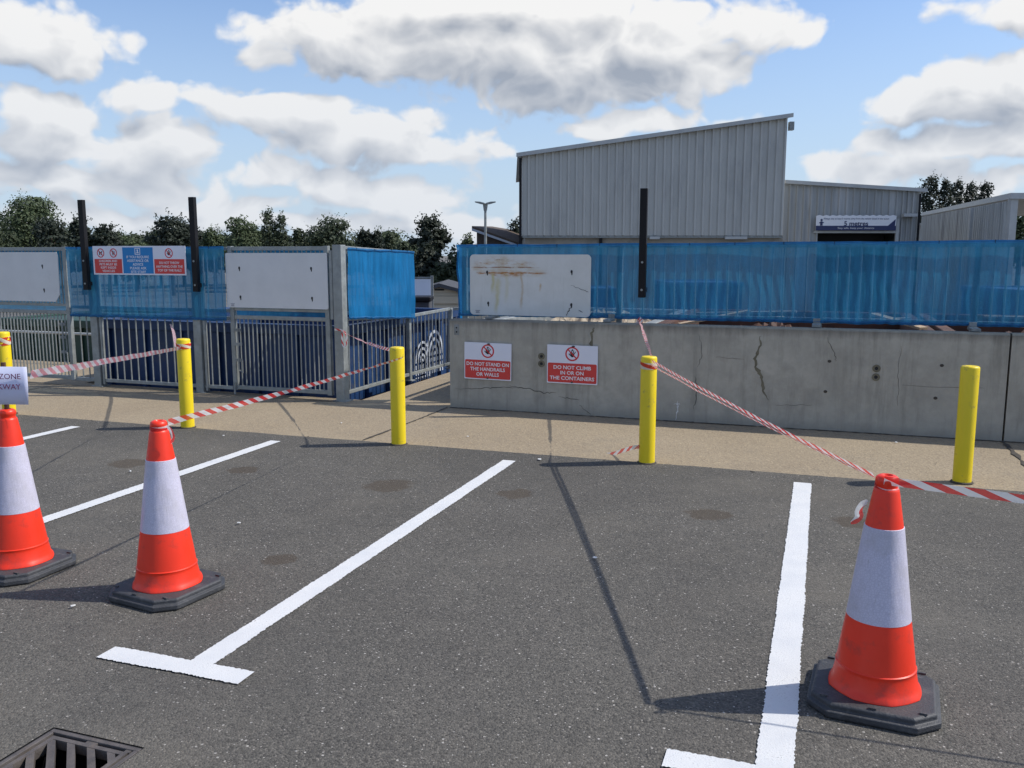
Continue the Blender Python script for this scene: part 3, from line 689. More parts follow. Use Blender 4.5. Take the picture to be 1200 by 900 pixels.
wall_sign('red and white sign reading DO NOT STAND ON THE HANDRAILS OR WALLS',1.40,1.88,.30,.655,[('DO NOT STAND ON',.90),('THE HANDRAILS',.74),('OR WALLS',.48)],R(.6))
wall_sign('red and white sign reading DO NOT CLIMB IN OR ON THE CONTAINERS',2.235,2.72,.30,.66,[('DO NOT CLIMB',.74),('IN OR ON',.46),('THE CONTAINERS',.88)],R(.3))
ts=thing('notice_board','wide three-panel red, blue and white notice board fixed between black posts','sign',S(-2.355,-.095,1.425),SR)
p=MB(); p.box(-.62,.62,-.004,.0,-.155,.155); p.build('panel',M['signwhite'],ts)
for x0,x1,z0,z1,mt in((-.60,-.225,-.140,.015,'signred'),(-.210,.195,-.140,.140,'signblue'),(.21,.60,-.140,.015,'signred')):
    q=MB(); q.box(x0,x1,-.0055,-.004,z0,z1); q.build('colour_panel',M[mt],ts)
symbol(ts,-.51,.08,.050,-.004,'dog'); symbol(ts,-.335,.08,.050,-.004,'child'); symbol(ts,.405,.078,.052,-.004,'hand')
for i,(tx,wd) in enumerate((('CHILDREN AND',.25),('PETS MUST BE',.24),('KEPT INSIDE',.21),('VEHICLES',.17))): text(tx,.034,-.4125,-.008-.036*i,-.0062,M['letter'],ts,bold=.01,width=wd)
for i,(tx,wd) in enumerate((('IF YOU REQUIRE',.30),('ASSISTANCE OR',.29),('ADVICE',.14),('PLEASE ASK',.22),('SITE STAFF',.20))): text(tx,.038,-.008,.036-.040*i,-.0062,M['letter'],ts,bold=.01,width=wd)
for i,(tx,wd) in enumerate((('DO NOT THROW',.26),('ANYTHING OVER THE',.345),('TOP OF THE RAILS',.31))): text(tx,.036,.405,-.025-.040*i,-.0062,M['letter'],ts,bold=.01,width=wd)
q=MB(); 
for b in((-.043,-.036,.062,.132),(.022,.029,.062,.132),(-.036,.022,.125,.132),(-.036,.022,.062,.069)): q.box(b[0],b[1],-.0062,-.0055,b[2],b[3])
disc(q,-.007,.108,.010,-.0062,-.0055,10); barxz(q,(-.007,.100),(-.007,.078),.012,-.0062,-.0055); barxz(q,(-.028,.082),(.014,.082),.006,-.0063,-.0055); q.build('assistance_symbol',M['letter'],ts)
# ---------------------------------------------------------------- bollards
BU=[-2.53,-.502,1.531,3.500,5.565]; BV=[-1.70,-1.69,-1.70,-1.675,-1.53]
blab=['yellow bollard cut by the far left edge of the photo','yellow bollard with striped tape round its top in front of the left fence','yellow bollard in front of the passage with tape crossing its middle-top','yellow bollard in front of the concrete wall with a loose tape tail at its foot','plain untaped yellow bollard standing alone at the right']
BR=.0575
for i,(u,v) in enumerate(zip(BU,BV)):
    t=thing('bollard',blab[i],'bollard',S(u,v,0),random.uniform(0,6),group='yellow bollards along the kerb line')
    mb=MB(); mb.lathe([(BR,.006),(BR,.766),(BR-.002,.774),(BR-.008,.779),(BR-.02,.781),(.001,.781)],40); mb.build('steel_tube',M['yellow'],t,smooth=True)
    mb=MB(); mb.lathe([(BR+.014,.009),(BR+.010,.014),(BR,.017)],24); mb.build('base_collar',M['joint'],t)
# ---------------------------------------------------------------- cones
def octo(wx,wy,c,sh=0): 
    return [(-wx+c,-wy),(wx-c,-wy),(wx,-wy+c),(wx,wy-c),(wx-c,wy),(-wx+c,wy),(-wx,wy-c),(-wx,-wy+c)]
def make_cone(label,u,v,rz):
    t=thing('traffic_cone',label,'traffic cone',S(u,v,0),rz,group='red and white traffic cones on grey rubber bases')
    b=MB(); W=.205
    levels=[(W-.004,.002,.07),(W,.008,.07),(W,.026,.07),(W-.013,.030,.066),(W-.013,.044,.066),(W-.020,.050,.063),(.10,.050,.03)]
    rings=[[Vector((x,y,z)) for x,y in octo(w_,w_,c_)] for w_,z,c_ in levels]
    vs=[p for r in rings for p in r]; fs=[]
    for i in range(len(rings)-1):
        for k in range(8): fs.append((i*8+k,i*8+(k+1)%8,(i+1)*8+(k+1)%8,(i+1)*8+k))
    fs+=[tuple(range(7,-1,-1)),tuple((len(rings)-1)*8+k for k in range(8))]
    b.add(vs,fs); bo=b.build('rubber_base',M['rubber'],t,bevel=.003)
    for sx,sy in((1,1),(-1,1),(1,-1),(-1,-1),(0,-1.2)):
        nb=MB(); nb.box(sx*.150-.012,sx*.150+.012,sy*.150-.004,sy*.150+.004,.050,.056); nb.build('stacking_lug',M['rubber'],bo)
    # lower flare, slightly faceted skirt
    c=MB(); seg=48; prof=[(.147,.047),(.150,.052),(.148,.059),(.1415,.067),(.1365,.080),(.1315,.100),(.1280,.118),(.1275,.128),(.1285,.130),(.1285,.133),(.1250,.136),(.1165,.20),(.1015,.300)]
    vs=[]
    for r,z in prof:
        for k in range(seg):
            a=2*PI*k/seg; f=1
            if z<.11: 
                o=PI/4; aa=(a+o/2)%o-o/2; oc=math.cos(PI/8)/math.cos(aa)*1.035; w_=max(0,min(1,(.10-z)/.05))*.45; f=1+(oc-1)*w_
            vs.append((r*f*math.cos(a),r*f*math.sin(a),z))
    fs=[]
    for i in range(len(prof)-1):
        for k in range(seg): fs.append((i*seg+k,i*seg+(k+1)%seg,(i+1)*seg+(k+1)%seg,(i+1)*seg+k))
    c.add(vs,fs); c.build('cone_skirt',M['orange'],t,smooth=True)
    w=MB(); w.lathe([(.1012,.298),(.1025,.299),(.0625,.611),(.0612,.612)],48); w.build('reflective_sleeve',M['refl'],t,smooth=True)
    p=MB(); p.lathe([(.0605,.608),(.0405,.730),(.0385,.738),(.0335,.742),(.0335,.752),(.0365,.756),(.0365,.768),(.0335,.776),(.026,.781),(.018,.782),(.014,.776),(.001,.774)],36); p.build('cone_top',M['orange'],t,smooth=True)
    return t
CONES=[(1.07,-4.81,'traffic cone at the left edge with the paper sign on its pole',R(-20)),(1.94,-4.81,'middle traffic cone, left of the painted T-shaped bay line',R(-27)),(4.87,-4.80,'nearest traffic cone, at the lower right beside the bay line',R(-24))]
for u,v,l,rz in CONES: make_cone(l,u,v,rz)
# paper sign and stick in cone 1
c1=S(1.07,-4.81,0)
st=thing('paper_sign','white laminated paper notice lettered ZONE and WALKWAY on a stick in the left cone','sign',c1,0)
q=MB(); q.tube([(0,0,.74),(0,0,1.0)],.011,8); q.build('stick',M['rust'],st,smooth=True)
pc=at(-1,452,c1.y-.03); lx=pc.x-c1.x-.02
q=MB(); n=14; vs=[];fs=[]
W2,H2=.152,.175
for i in range(n+1):
    for j in range(3):
        x=-W2+2*W2*i/n; z=(-.5+.5*j)*H2
        vs.append((lx+x,-.034+.008*math.cos(x*9)-.006*math.cos(j*1.6+x*5),pc.z+z))
for i in range(n):
    for j in range(2): a=i*3+j; fs.append((a,a+3,a+4,a+1))
q.add(vs,fs); o=q.build('paper_sheet',M['paper'],st,smooth=True); s=o.modifiers.new('solid','SOLIDIFY'); s.thickness=.001
zr=at(58*38/100,441,c1.y-.05)
text('WAITING ZONE',.036,at(24,441,c1.y-.046).x-c1.x-.135,at(20,441,c1.y-.03).z,-.046,M['inkred'],st,bold=.0,width=.27)
text('WALKWAY',.036,at(24,453,c1.y-.046).x-c1.x-.092,at(20,453,c1.y-.03).z,-.046,M['inkred'],st,bold=.0,width=.184)
# ---------------------------------------------------------------- barrier tape
def ribbon(mb,pts,width,period=.1,twist=0,t0=0,seed=0,crumple=.15,upv=Vector((0,0,1)),wvar=.15,taper=False,diag=.5):
    pts=[Vector(p) for p in pts]; vs=[];fs=[];uvs=[];L=0;n=len(pts);S_=[]
    for i,p in enumerate(pts):
        if i: L+=(p-pts[i-1]).length
        d=(pts[min(i+1,n-1)]-pts[max(i-1,0)]).normalized()
        side=d.cross(upv); 
        if side.length<.1: side=d.cross(Vector((1,0,0)))
        side.normalize(); up=side.cross(d).normalized()
        a=t0+twist*L+crumple*mn.noise(Vector((L*4,seed,0)))*3
        w=width*(1+wvar*mn.noise(Vector((L*6,seed,4))))
        if taper: w*=.35+.65*min(1,min(i,n-1-i)/(n*.12))
        ax=up*math.cos(a)+side*math.sin(a); bx=side*math.cos(a)-up*math.sin(a)
        fold=w*.14*mn.noise(Vector((L*9,seed,7)))
        for k,f in((-1,0),(-.33,1),(.33,-1),(1,0)): vs.append(p+ax*k*w/2+bx*f*fold)
        S_.append(L)
    for i in range(n-1):
        for k in range(3):
            a=i*4+k; fs.append((a,a+4,a+5,a+1)); d=diag
            u0,u1=S_[i]/period,S_[i+1]/period
            uvs.append(((u0,k/3*d),(u1,k/3*d),(u1,(k+1)/3*d),(u0,(k+1)/3*d)))
    mb.add(vs,fs,uvs)
def line(p,q,n=60,sag=.0,wob=.0,seed=0):
    p=Vector(p);q=Vector(q);r=[]
    for i in range(n+1):
        t=i/n; x=p.lerp(q,t); x.z-=sag*4*t*(1-t); 
        x.z+=wob*mn.noise(Vector((t*7,seed,0))); x.x+=wob*mn.noise(Vector((t*7,seed,5))); r.append(x)
    return r
def wrap(c,r,z,n=40,tilt=.01,turns=1.0,a0=0):
    return [Vector((c.x+r*math.cos(a0+2*PI*turns*i/n),c.y+r*math.sin(a0+2*PI*turns*i/n),z+tilt*math.sin(2*PI*i/n))) for i in range(n+1)]
def curve(ctrl,n=30):
    """Catmull-Rom through control points"""
    P=[Vector(c) for c in ctrl]; P=[P[0]*2-P[1]]+P+[P[-1]*2-P[-2]]; out=[]
    for k in range(1,len(P)-2):
        for i in range(n):
            t=i/n; a,b,c,d=P[k-1],P[k],P[k+1],P[k+2]
            out.append(.5*((2*b)+(c-a)*t+(2*a-5*b+4*c-d)*t*t+(3*b-a-3*c+d)*t**3))
    out.append(P[-2]); return out
Bp=[S(u,v,0) for u,v in zip(BU,BV)]; Cp=[S(u,v,0) for u,v,_,_ in CONES]
def tape(label,parts,mat='tape'):
    t=thing('barrier_tape',label,'barrier tape',parts[0][1][0].copy(),0,group='red and white barrier tapes')
    off=parts[0][1][0].copy()
    for nm,pts,kw in parts:
        mb=MB(); ribbon(mb,[p-off for p in pts],**kw); mb.build(nm,M[kw.pop('mat',None) or mat] if 0 else M[mat],t,smooth=True)
    return t
# wraps round bollards belong to their tapes
tape('red and white tape coloured pink as if backlit, strung from the paper sign to the second bollard',
 [('tape_run',line(at(36,439,c1.y+.02),at(211,408,Bp[1].y-.05),80,.0,.004,1),dict(width=.040,period=.125,twist=.12,t0=.25,seed=1,crumple=.10,diag=.9)),
  ('tape_tail',curve([at(207,408,Bp[1].y-.03),at(205,398,8.2),at(203,388,9.0),at(200,380,9.55)],12),dict(width=.03,period=.1,seed=2,t0=.3,crumple=.05,upv=Vector((0,1,0))))],'pink')
tape('short striped wrap of tape round the top of the second bollard',[('tape_wrap',wrap(Bp[1],BR+.003,.722,tilt=.006),dict(width=.046,period=.12,seed=3,crumple=.02,diag=1.0,wvar=.05))])
tape('short striped wrap of tape round the bollard at the left edge',[('tape_wrap',wrap(Bp[0],BR+.003,.70,tilt=.008),dict(width=.075,period=.12,seed=4,crumple=.02,diag=1.0,wvar=.05))])
tape('red and white tape strung from the middle cone up to the bollard at the passage',
 [('tape_run',line(at(197,495,Cp[1].y-.0),at(472,419,Bp[2].y-.06),90,.012,.003,5),dict(width=.030,period=.102,twist=.25,t0=.1,seed=5,crumple=.15,diag=.75)),
  ('tape_wrap',wrap(Cp[1],.0375,.752,20,.004),dict(width=.018,period=.3,seed=6,crumple=.05)),
  ('tape_tail',curve([at(196,499,Cp[1].y-.045),at(201,506,Cp[1].y-.05),at(203,513,Cp[1].y-.05),at(200,520,Cp[1].y-.06)],8),dict(width=.014,period=.15,seed=7,t0=1.2,taper=True,crumple=0,upv=Vector((0,1,0))))])
tape('thin twisted tape running from the passage bollard back to the corner post',
 [('tape_run',line(Bp[2]+Vector((-.03,.05,.745)),at(401,388,8.93),60,.02,.003,8),dict(width=.026,period=.085,twist=1.2,seed=8,crumple=.3)),
  ('tape_knot',curve([at(392,386,8.88),at(400,387,8.87),at(405,390,8.87),at(402,388,8.87)],8),dict(width=.022,period=.08,seed=9)),
  ('tape_loop',curve([at(402,387,8.86),at(406,394,8.85),at(406,402,8.85),at(403,406,8.85),at(401,400,8.86),at(401,390,8.86)],8),dict(width=.018,period=.09,seed=10,t0=.3))])
tape('twisted tape rising from the wall bollard to the bottom of the netting',
 [('tape_run',line(at(764,418,Bp[3].y-.0),at(750,376,8.05),50,.01,.003,11),dict(width=.026,period=.07,twist=1.5,seed=11,crumple=.3)),
  ('tape_knot',curve([at(751,372,8.04),at(747,377,8.03),at(750,381,8.03),at(753,375,8.03),at(746,379,8.03),at(744,385,8.03)],7),dict(width=.022,period=.07,seed=12))])
tape('doubled checked tape sloping down from the wall bollard to the nearest cone',
 [('tape_run',line(at(764,423,Bp[3].y-.06),at(1024,557,Cp[2].y),110,.012,.003,13),dict(width=.021,period=.105,twist=.12,t0=.2,seed=13,crumple=.08,diag=.6,wvar=.2)),
  ('tape_run',line(at(764,428,Bp[3].y-.058),at(1024,559,Cp[2].y-.004),110,.014,.003,14),dict(width=.017,period=.09,twist=.15,t0=.35,seed=14,crumple=.10,diag=.6,wvar=.2)),
  ('tape_wrap',wrap(Bp[3],BR+.003,.718,tilt=.004),dict(width=.046,period=.21,seed=15,crumple=.02,diag=.9,wvar=.05)),
  ('tape_wrap',wrap(Cp[2],.0375,.740,24,.006),dict(width=.016,period=.25,seed=16,crumple=.04)),
  ('tape_tail',curve([at(1017,588,Cp[2].y-.03),at(1010,592,Cp[2].y-.05),at(1006,600,Cp[2].y-.06),at(1007,606,Cp[2].y-.06),at(997,613,Cp[2].y-.07)],8),dict(width=.030,period=.3,seed=17,t0=1.2,taper=True,crumple=0,upv=Vector((0,1,0))))])
tape('wide flat red and white tape leading right from the nearest cone out of view',
 [('tape_run',line(at(1036,563,Cp[2].y-.03),S(8.95,-4.80,.71),130,.06,.002,18),dict(width=.029,period=.125,twist=.02,t0=.1,seed=18,crumple=.04,diag=.65,wvar=.12))])
tape('short loose scrap end of tape trailing on the ground left of the wall bollard',
 [('tape_run',curve([at(757,523,Bp[3].y-.05),at(744,524,6.25),at(730,528,6.4),at(718,532,6.5),at(708,534,6.55),at(699,539,6.5)],8),dict(width=.030,period=.12,seed=19,twist=.8,crumple=.1,taper=True))])
# ---------------------------------------------------------------- CONTAINERS beyond
def skip(label,u0,u1,v0,v1,z1,mat,rib=.42,group='waste containers in the lower yard',z0=YARD,closed=False,rot=SR,origin=None):
    o=origin if origin else S(u0,v0,0)
    t=thing('waste_container',label,'container',(o[0],o[1],z0),rot,group)
    L,W,H=u1-u0,v1-v0,z1-z0; b=MB(); th=.05
    b.box(0,L,0,th,.1,H);b.box(0,L,W-th,W,.1,H);b.box(0,th,th,W-th,.1,H);b.box(L-th,L,th,W-th,.1,H);b.box(0,L,0,W,.02,.1)
    if closed: b.box(th,L-th,th,W-th,H-.06,H-.02)
    b.build('body',M[mat],t)
    r=MB(); n=max(2,round(L/rib))
    for i in range(n+1):
        x=.04+(L-.08)*i/n; r.box(x-.04,x+.04,-.05,0,.1,H-.1); r.box(x-.04,x+.04,W,W+.05,.1,H-.1)
    n=max(2,round(W/rib))
    for i in range(n+1):
        y=.04+(W-.08)*i/n; r.box(-.05,0,y-.04,y+.04,.1,H-.1); r.box(L,L+.05,y-.04,y+.04,.1,H-.1)
    r.build('stiffening_ribs',M[mat],t,bevel=.008)
    k=MB(); k.box(-.06,L+.06,-.07,.03,H-.1,H+.01);k.box(-.06,L+.06,W-.03,W+.07,H-.1,H+.01);k.box(-.07,.03,.03,W-.03,H-.1,H+.01);k.box(L-.03,L+.07,.03,W-.03,H-.1,H+.01)
    k.build('rim',M[mat],t,bevel=.01)
    return t
bk=skip('large dark blue ribbed container behind the gate with white arch logo on its side',-3.25,-.13,.30,3.35,.74,'blueskip',.5)
# arches logo on the +u side of the container (faces the passage)
lg=MB()
def arch(mb,y,z,r0,r1,x):
    seg=18; vs=[]
    for i in range(seg+1):
        a=PI*i/seg
        for r in(r0,r1):
            for xx in(x,x+.004): vs.append((xx,y+r*math.cos(a),z+r*math.sin(a)*1.25))
    fs=[]
    for i in range(seg):
        a,b=i*4,i*4+4; fs+=[(a,b,b+2,a+2),(a+1,a+3,b+3,b+1),(a,a+1,b+1,b),(a+2,b+2,b+3,a+3)]
    mb.add(vs,fs)
    for s in(-1,1):
        for k in range(3): mb.box(x,x+.004,min(y+s*r0,y+s*r1),max(y+s*r0,y+s*r1),z-.03-.075*k-.05,z-.03-.075*k)
LX=3.12+.051
for yc,zc,sc_ in((1.90,2.05,.70),(2.27,2.10,.86)):
    for r in(.30,.21,.12,.045): arch(lg,yc,zc,(r-.036)*sc_ if r>.05 else .012,r*sc_,LX)
lg.build('arch_logo',M['logo'],bk)
q=MB(); q.box(LX,LX+.05,2.80,2.86,1.5,2.5); q.build('latch_bar',M['logo'],bk)
skip('dark green ribbed container standing behind the far left gate',-6.8,-3.9,2.0,4.0,.55,'greenskip',.45,closed=True)
wr=thing('handrail','pale low handrail behind the bars of the far left gate','railing',S(-8,1.5,0),SR)
q=MB(); q.tube([(0,0,.42),(4.5,0,.42)],.018,8); q.build('rail',M['trim'],wr,smooth=True)
for x in(.1,1.5,3,4.4): q=MB(); q.tube([(x,0,.004),(x,0,.42)],.016,8); q.build('post',M['trim'],wr,smooth=True)
s1=skip('grey container heaped with pale rubble behind the left end of the concrete wall',1.40,3.0,.62,3.2,.80,'galvd')
s2=skip('rusty brown container full of timber behind the middle of the concrete wall',3.15,5.55,.62,3.4,.80,'rust')
s3=skip('second rusty container full of timber behind the right of the concrete wall',5.75,8.3,.62,3.4,.80,'rust')
s4=skip('third rusty container far right behind the concrete wall',8.5,11,.62,3.4,.80,'rust')
def heap(label,u0,u1,v0,v1,z0,z1,mat,name='rubble_heap'):
    n=50; m_=40; vs=[];fs=[]
    for i in range(n+1):
        for j in range(m_+1):
            a,b=i/n,j/m_; e=(math.sin(PI*a)*math.sin(PI*b))**.35
            z=z0+(z1-z0)*e*(.6+.5*mn.noise(Vector((a*6+u0,b*6,0)))+.35*mn.noise(Vector((a*22,b*22,u0)))) 
            vs.append(S(u0+(u1-u0)*a,v0+(v1-v0)*b,z))
    for i in range(n):
        for j in range(m_): a=i*(m_+1)+j; fs.append((a,a+m_+1,a+m_+2,a+1))
    mb=MB(); mb.add(vs,fs); o=mb.build(name,M[mat]); tag(o,label,'rubble',kind='stuff'); return o
heap('dark mixed scrap filling the dark blue container behind the gate',-3.2,-.18,.36,3.3,.0,.45,'rust','scrap_heap')
heap('heap of pale rubble and broken board filling the left container',1.46,2.94,.68,3.1,.55,.88,'rubble')
heap('dark mixed scrap filling the middle container',3.2,5.5,.68,3.3,.35,.80,'rust','scrap_heap')
heap('dark mixed scrap filling the right container',5.8,8.25,.68,3.3,.35,.80,'rust','scrap_heap')
rnd=random.Random(5)
pl=[('long pale plank lying in the middle container just above the wall',3.30,3.95,1.0,1.3,.80,.93,'timber'),('short pale timber block left of the wall crack in the rusty container',4.02,4.30,.85,.9,.87,.90,'timber'),
('dark board sticking out of the middle container',4.6,5.4,.9,1.1,.86,.90,'timberg'),('pale thin batten leaning across the right container rim',5.10,5.50,1.2,.75,.93,.84,'timber'),
('weathered batten lying along the right container',5.9,6.6,.8,1.1,.90,.84,'timber'),('grey plank laid over the rim of the middle container',3.4,4.4,1.5,1.45,.88,.92,'timberg'),
('grey plank at the far side of the right container',6.1,7.8,1.6,1.4,.9,.92,'timberg'),('broken board end poking up in the right container',6.9,7.3,.8,.9,.86,.93,'timber')]
for lb,a,b,va,vb,za,zb,mt in pl:
    o=S((a+b)/2,(va+vb)/2,(za+zb)/2); mb=MB(); mb.bar(S(a,va,za)-o,S(b,vb,zb)-o,.10,.022); ob=mb.build('timber_plank',M[mt],bevel=.002); ob.location=o; tag(ob,lb,'plank',group='waste planks in the containers')
def farskip(lb,x0,x1,y,Y,mat,W=2.2,z0=YARD):
    a,b=at(x0,y,Y),at(x1,y,Y); return skip(lb,0,b.x-a.x,0,W,a.z,mat,.5,origin=(a.x,Y),rot=0,closed=True)
farskip('blue container far back in the lower yard seen through the long netting',786,868,331,22,'blueskip2')
farskip('dark blue container in the yard seen through netting near the banner building',1195,1290,340,18,'blueskip2')
farskip('pale blue container far back in the yard seen through netting left of the black post',640,720,338,26,'blueskip2')
# ---------------------------------------------------------------- BUILDINGS
def clad(parent,P0,P1,zb,zt0,zt1,mat,pitch=.4,depth=.07,name='cladding'):
    """ribbed sheet wall from P0 to P1 (xy), bottom zb, sloping top"""
    P0=Vector((P0[0],P0[1]));P1=Vector((P1[0],P1[1]));d=P1-P0;L=d.length;d.normalize();n=Vector((d.y,-d.x))
    N=round(L/pitch);p=L/N;prof=[]
    for i in range(N):
        for f,o in((0,0),(.62,0),(.70,depth),(.92,depth)): prof.append(((i+f)*p,o))
    prof.append((L,0)); vs=[];fs=[]
    for x,o in prof:
        q=P0+d*x+n*o; zt=zt0+(zt1-zt0)*x/L; vs+=[(q.x,q.y,zb),(q.x,q.y,zt)]
    for i in range(len(prof)-1): fs.append((2*i,2*i+2,2*i+3,2*i+1))
    mb=MB(); mb.add(vs,fs); return mb.build(name,M[mat],parent)
# 1 main warehouse
D=45; a=at(612,276,D); b=at(917,276,D); tl=at(610,183,D).z; tr=at(924,137,D).z
wh=thing('warehouse','large pale grey ribbed warehouse with a roof rising to the right','building',((a.x+b.x)/2,D+6,YARD))
wh.location=(0,0,0)
DP=16; zb=a.z
clad(wh,(a.x,D),(b.x,D),zb,tl,tr,'clad',.40,.09)
sd=MB(); sd.add([(a.x,D,zb),(a.x,D+DP,zb),(a.x,D+DP,tl),(a.x,D,tl)],[(0,1,2,3)]); sd.add([(b.x,D,zb),(b.x,D,tr),(b.x,D+DP,tr),(b.x,D+DP,zb)],[(0,1,2,3)]); sd.add([(a.x,D+DP,zb),(b.x,D+DP,zb),(b.x,D+DP,tr),(a.x,D+DP,tl)],[(0,1,2,3)]); sd.build('side_walls',M['clad'],wh)
rfm=MB(); dx=.12
rfm.prism([(a.x-.25,tl-.02),(b.x+.15,tr+.0),(b.x+.15,tr+.12),(a.x-.25,tl+.10)],D-.2,D+DP+.2,axis='y'); rfm.build('roof',M['trim'],wh)
q=MB(); q.prism([(a.x-.3,tl-.06),(b.x+.2,tr-.04),(b.x+.2,tr+.15),(a.x-.3,tl+.13)],D-.28,D-.2,axis='y'); q.build('verge_trim',M['trim'],wh)
lw=MB(); lw.box(a.x+.15,b.x+.05,D+.25,D+DP,YARD,zb+.02); lw.build('lower_wall',M['block'],wh)
dk=MB(); dk.box(a.x,b.x,D+.0,D+.25,zb-.12,zb-.005); dk.build('drip_beam',M['galvd'],wh)
for px_ in(704,700): pass
q=MB(); p=at(704,280,D+.2); q.box(p.x-.07,p.x+.07,D+.1,D+.25,YARD,zb-.12); q.build('downpipe',M['black'],wh)
for px_,ln in((767,.5),(862,1.1)):
    p=at(px_,277,D); q=MB(); q.box(p.x-ln/2,p.x+ln/2,D-.15,D-.0,zb-.18,zb-.05); q.build('wall_lamp',M['trim'],wh)
q=MB(); q.box(a.x-.16,a.x-.03,D-.10,D+.03,YARD,tl-.1); q.build('corner_downpipe',M['black'],wh)
q=MB(); p=at(927,148,D); q.box(p.x-.12,p.x+.1,D-.2,D+.1,p.z-.2,p.z+.2); q.build('gutter_outlet',M['galvd'],wh)
# 2 lower ribbed building behind
D2=47; a=at(917,280,D2); b=at(1074,280,D2); tl=at(917,213,D2).z; tr=at(1080,223,D2).z
b2_=thing('warehouse','lower weathered grey ribbed building carrying the blue and white banner','building',(0,0,0))
oL=at(958,280,D2).x; oR=at(1050,280,D2).x; zo=at(958,270,D2).z
clad(b2_,(a.x,D2),(oL,D2),YARD,tl,tl+(tr-tl)*(oL-a.x)/(b.x-a.x),'clad2',.36,.07)
clad(b2_,(oL,D2),(oR,D2),zo,tl+(tr-tl)*(oL-a.x)/(b.x-a.x),tl+(tr-tl)*(oR-a.x)/(b.x-a.x),'clad2',.36,.07)
clad(b2_,(oR,D2),(b.x,D2),YARD,tl+(tr-tl)*(oR-a.x)/(b.x-a.x),tr,'clad2',.30,.10)
q=MB(); q.box(a.x,a.x+.02,D2+.02,D2+12,YARD,tl-.1); q.box(b.x-.02,b.x,D2+.02,D2+12,YARD,tr-.1); q.box(a.x+.02,b.x-.02,D2+11.9,D2+12,YARD,tr-.1); q.build('side_walls',M['clad2'],b2_)
q=MB(); q.box(oL+.02,oR-.02,D2+1.5,D2+1.6,YARD,zo+.3); q.box(oL-.02,oL+.02,D2+.1,D2+1.5,YARD,zo); q.build('doorway_interior',M['dark'],b2_)
q=MB(); q.prism([(a.x-.05,tl-.1),(b.x+.3,tr-.1),(b.x+.3,tr+.08),(a.x-.05,tl+.08)],D2-.25,D2+12.2,axis='y'); q.build('roof',M['trim'],b2_)
q=MB(); q.box(oR-.1,oR+.06,D2-.16,D2-.04,YARD,zo+.6); q.box(oL-.25,oR+.1,D2-.14,D2-.05,zo-.14,zo-.02); q.build('door_frame',M['trim'],b2_)
q=MB(); p=at(1066,252,D2); q.box(p.x-.5,p.x+.2,D2-.5,D2-.12,p.z-.1,p.z+.06); q.build('wall_lamp',M['trim'],b2_); q=MB(); q.box(b.x-.05,b.x+.05,D2-.15,D2-.05,YARD,tr-.2); q.build('downpipe',M['black'],b2_)
# banner
p0=at(957,253,D2-.35); p1=at(1050,270,D2-.35)
bn=thing('banner','white and navy banner reading 5 metres over the dark doorway','banner',((p0.x+p1.x)/2,D2-.3,(p0.z+p1.z)/2),0)
w_,h_=(p1.x-p0.x)/2,(p0.z-p1.z)/2
q=MB(); n=24; poly=[(-w_,-h_),(w_,-h_)]+[(w_-2*w_*i/n,h_+(.05 if i%2 else 0)) for i in range(n+1)]; q.prism(poly,-.01,.01,axis='y'); q.build('sheet',M['letter'],bn)
q=MB(); q.box(-w_,w_,-.02,-.011,-h_,-h_+.24); q.build('navy_strip',M['navy'],bn)
text('5 metres',.34,0,-.03,-.025,M['navy'],bn,bold=.02,width=1.25)
text('Stay safe, keep your distance',.13,0,-h_+.12,-.03,M['letter'],bn,width=1.9)
text('Always stay at least 5 metres away from the vehicle ahead in the queue',.13,0,h_-.14,-.025,M['navy'],bn,width=3.4)
q=MB(); disc(q,-w_+.28,.16,.06,-.02,-.011,10); q.box(-w_+.22,-w_+.34,-.02,-.011,-.12,.09); q.box(-w_+.16,-w_+.40,-.021,-.012,.0,.05); q.build('figure_symbol',M['navy'],bn)
q=MB(); q.prism([(w_-.42,-h_+.24),(w_-.06,-h_+.24),(w_-.04,.2)],-.021,-.012,axis='y'); q.build('corner_mark',M['navy'],bn)
# 3 right-hand building running back, open front end
a=at(1081,253,62); b=at(1181,233,41); zt=(at(1081,253,62).z+b.z)/2
b3_=thing('open_shed','pale ribbed open-ended shed at the right edge with a white corner post','building',(0,0,0))
clad(b3_,(a.x,62),(b.x,41),YARD,at(1081,254,62).z,b.z-.1,'clad3',.42,.09)
for e in(0,6.5): q=MB(); q.box(b.x+e,b.x+e+.32,40.7,41,YARD,b.z); q.build('corner_post',M['trim'],b3_)
q=MB(); za=at(1081,253,62).z
q.add([(a.x-.1,62,za),(b.x-.1,40.6,b.z-.02),(b.x+7,40.6,b.z-.02),(a.x+7,62,za),(a.x-.1,62,za+.22),(b.x-.1,40.6,b.z+.24),(b.x+7,40.6,b.z+.24),(a.x+7,62,za+.22)],[(0,3,2,1),(4,5,6,7),(0,1,5,4),(1,2,6,5),(2,3,7,6),(3,0,4,7)]); q.build('roof',M['trim'],b3_)
q=MB(); q.box(b.x+.4,b.x+.55,45,45.15,YARD,b.z-.2); q.build('inner_post',M['trim'],b3_)
ls=thing('low_shed','small low flat shed between the banner building and open shed','building',(0,0,0)); a=at(1074,264,63.5);b=at(1089,264,63.5)
q=MB(); q.box(a.x-.5,b.x+.5,63.5,66,YARD,a.z); q.build('walls',M['clad3'],ls); q=MB(); q.box(a.x-.6,b.x+.6,63.3,66.1,a.z,a.z+.15); q.build('roof',M['trim'],ls)
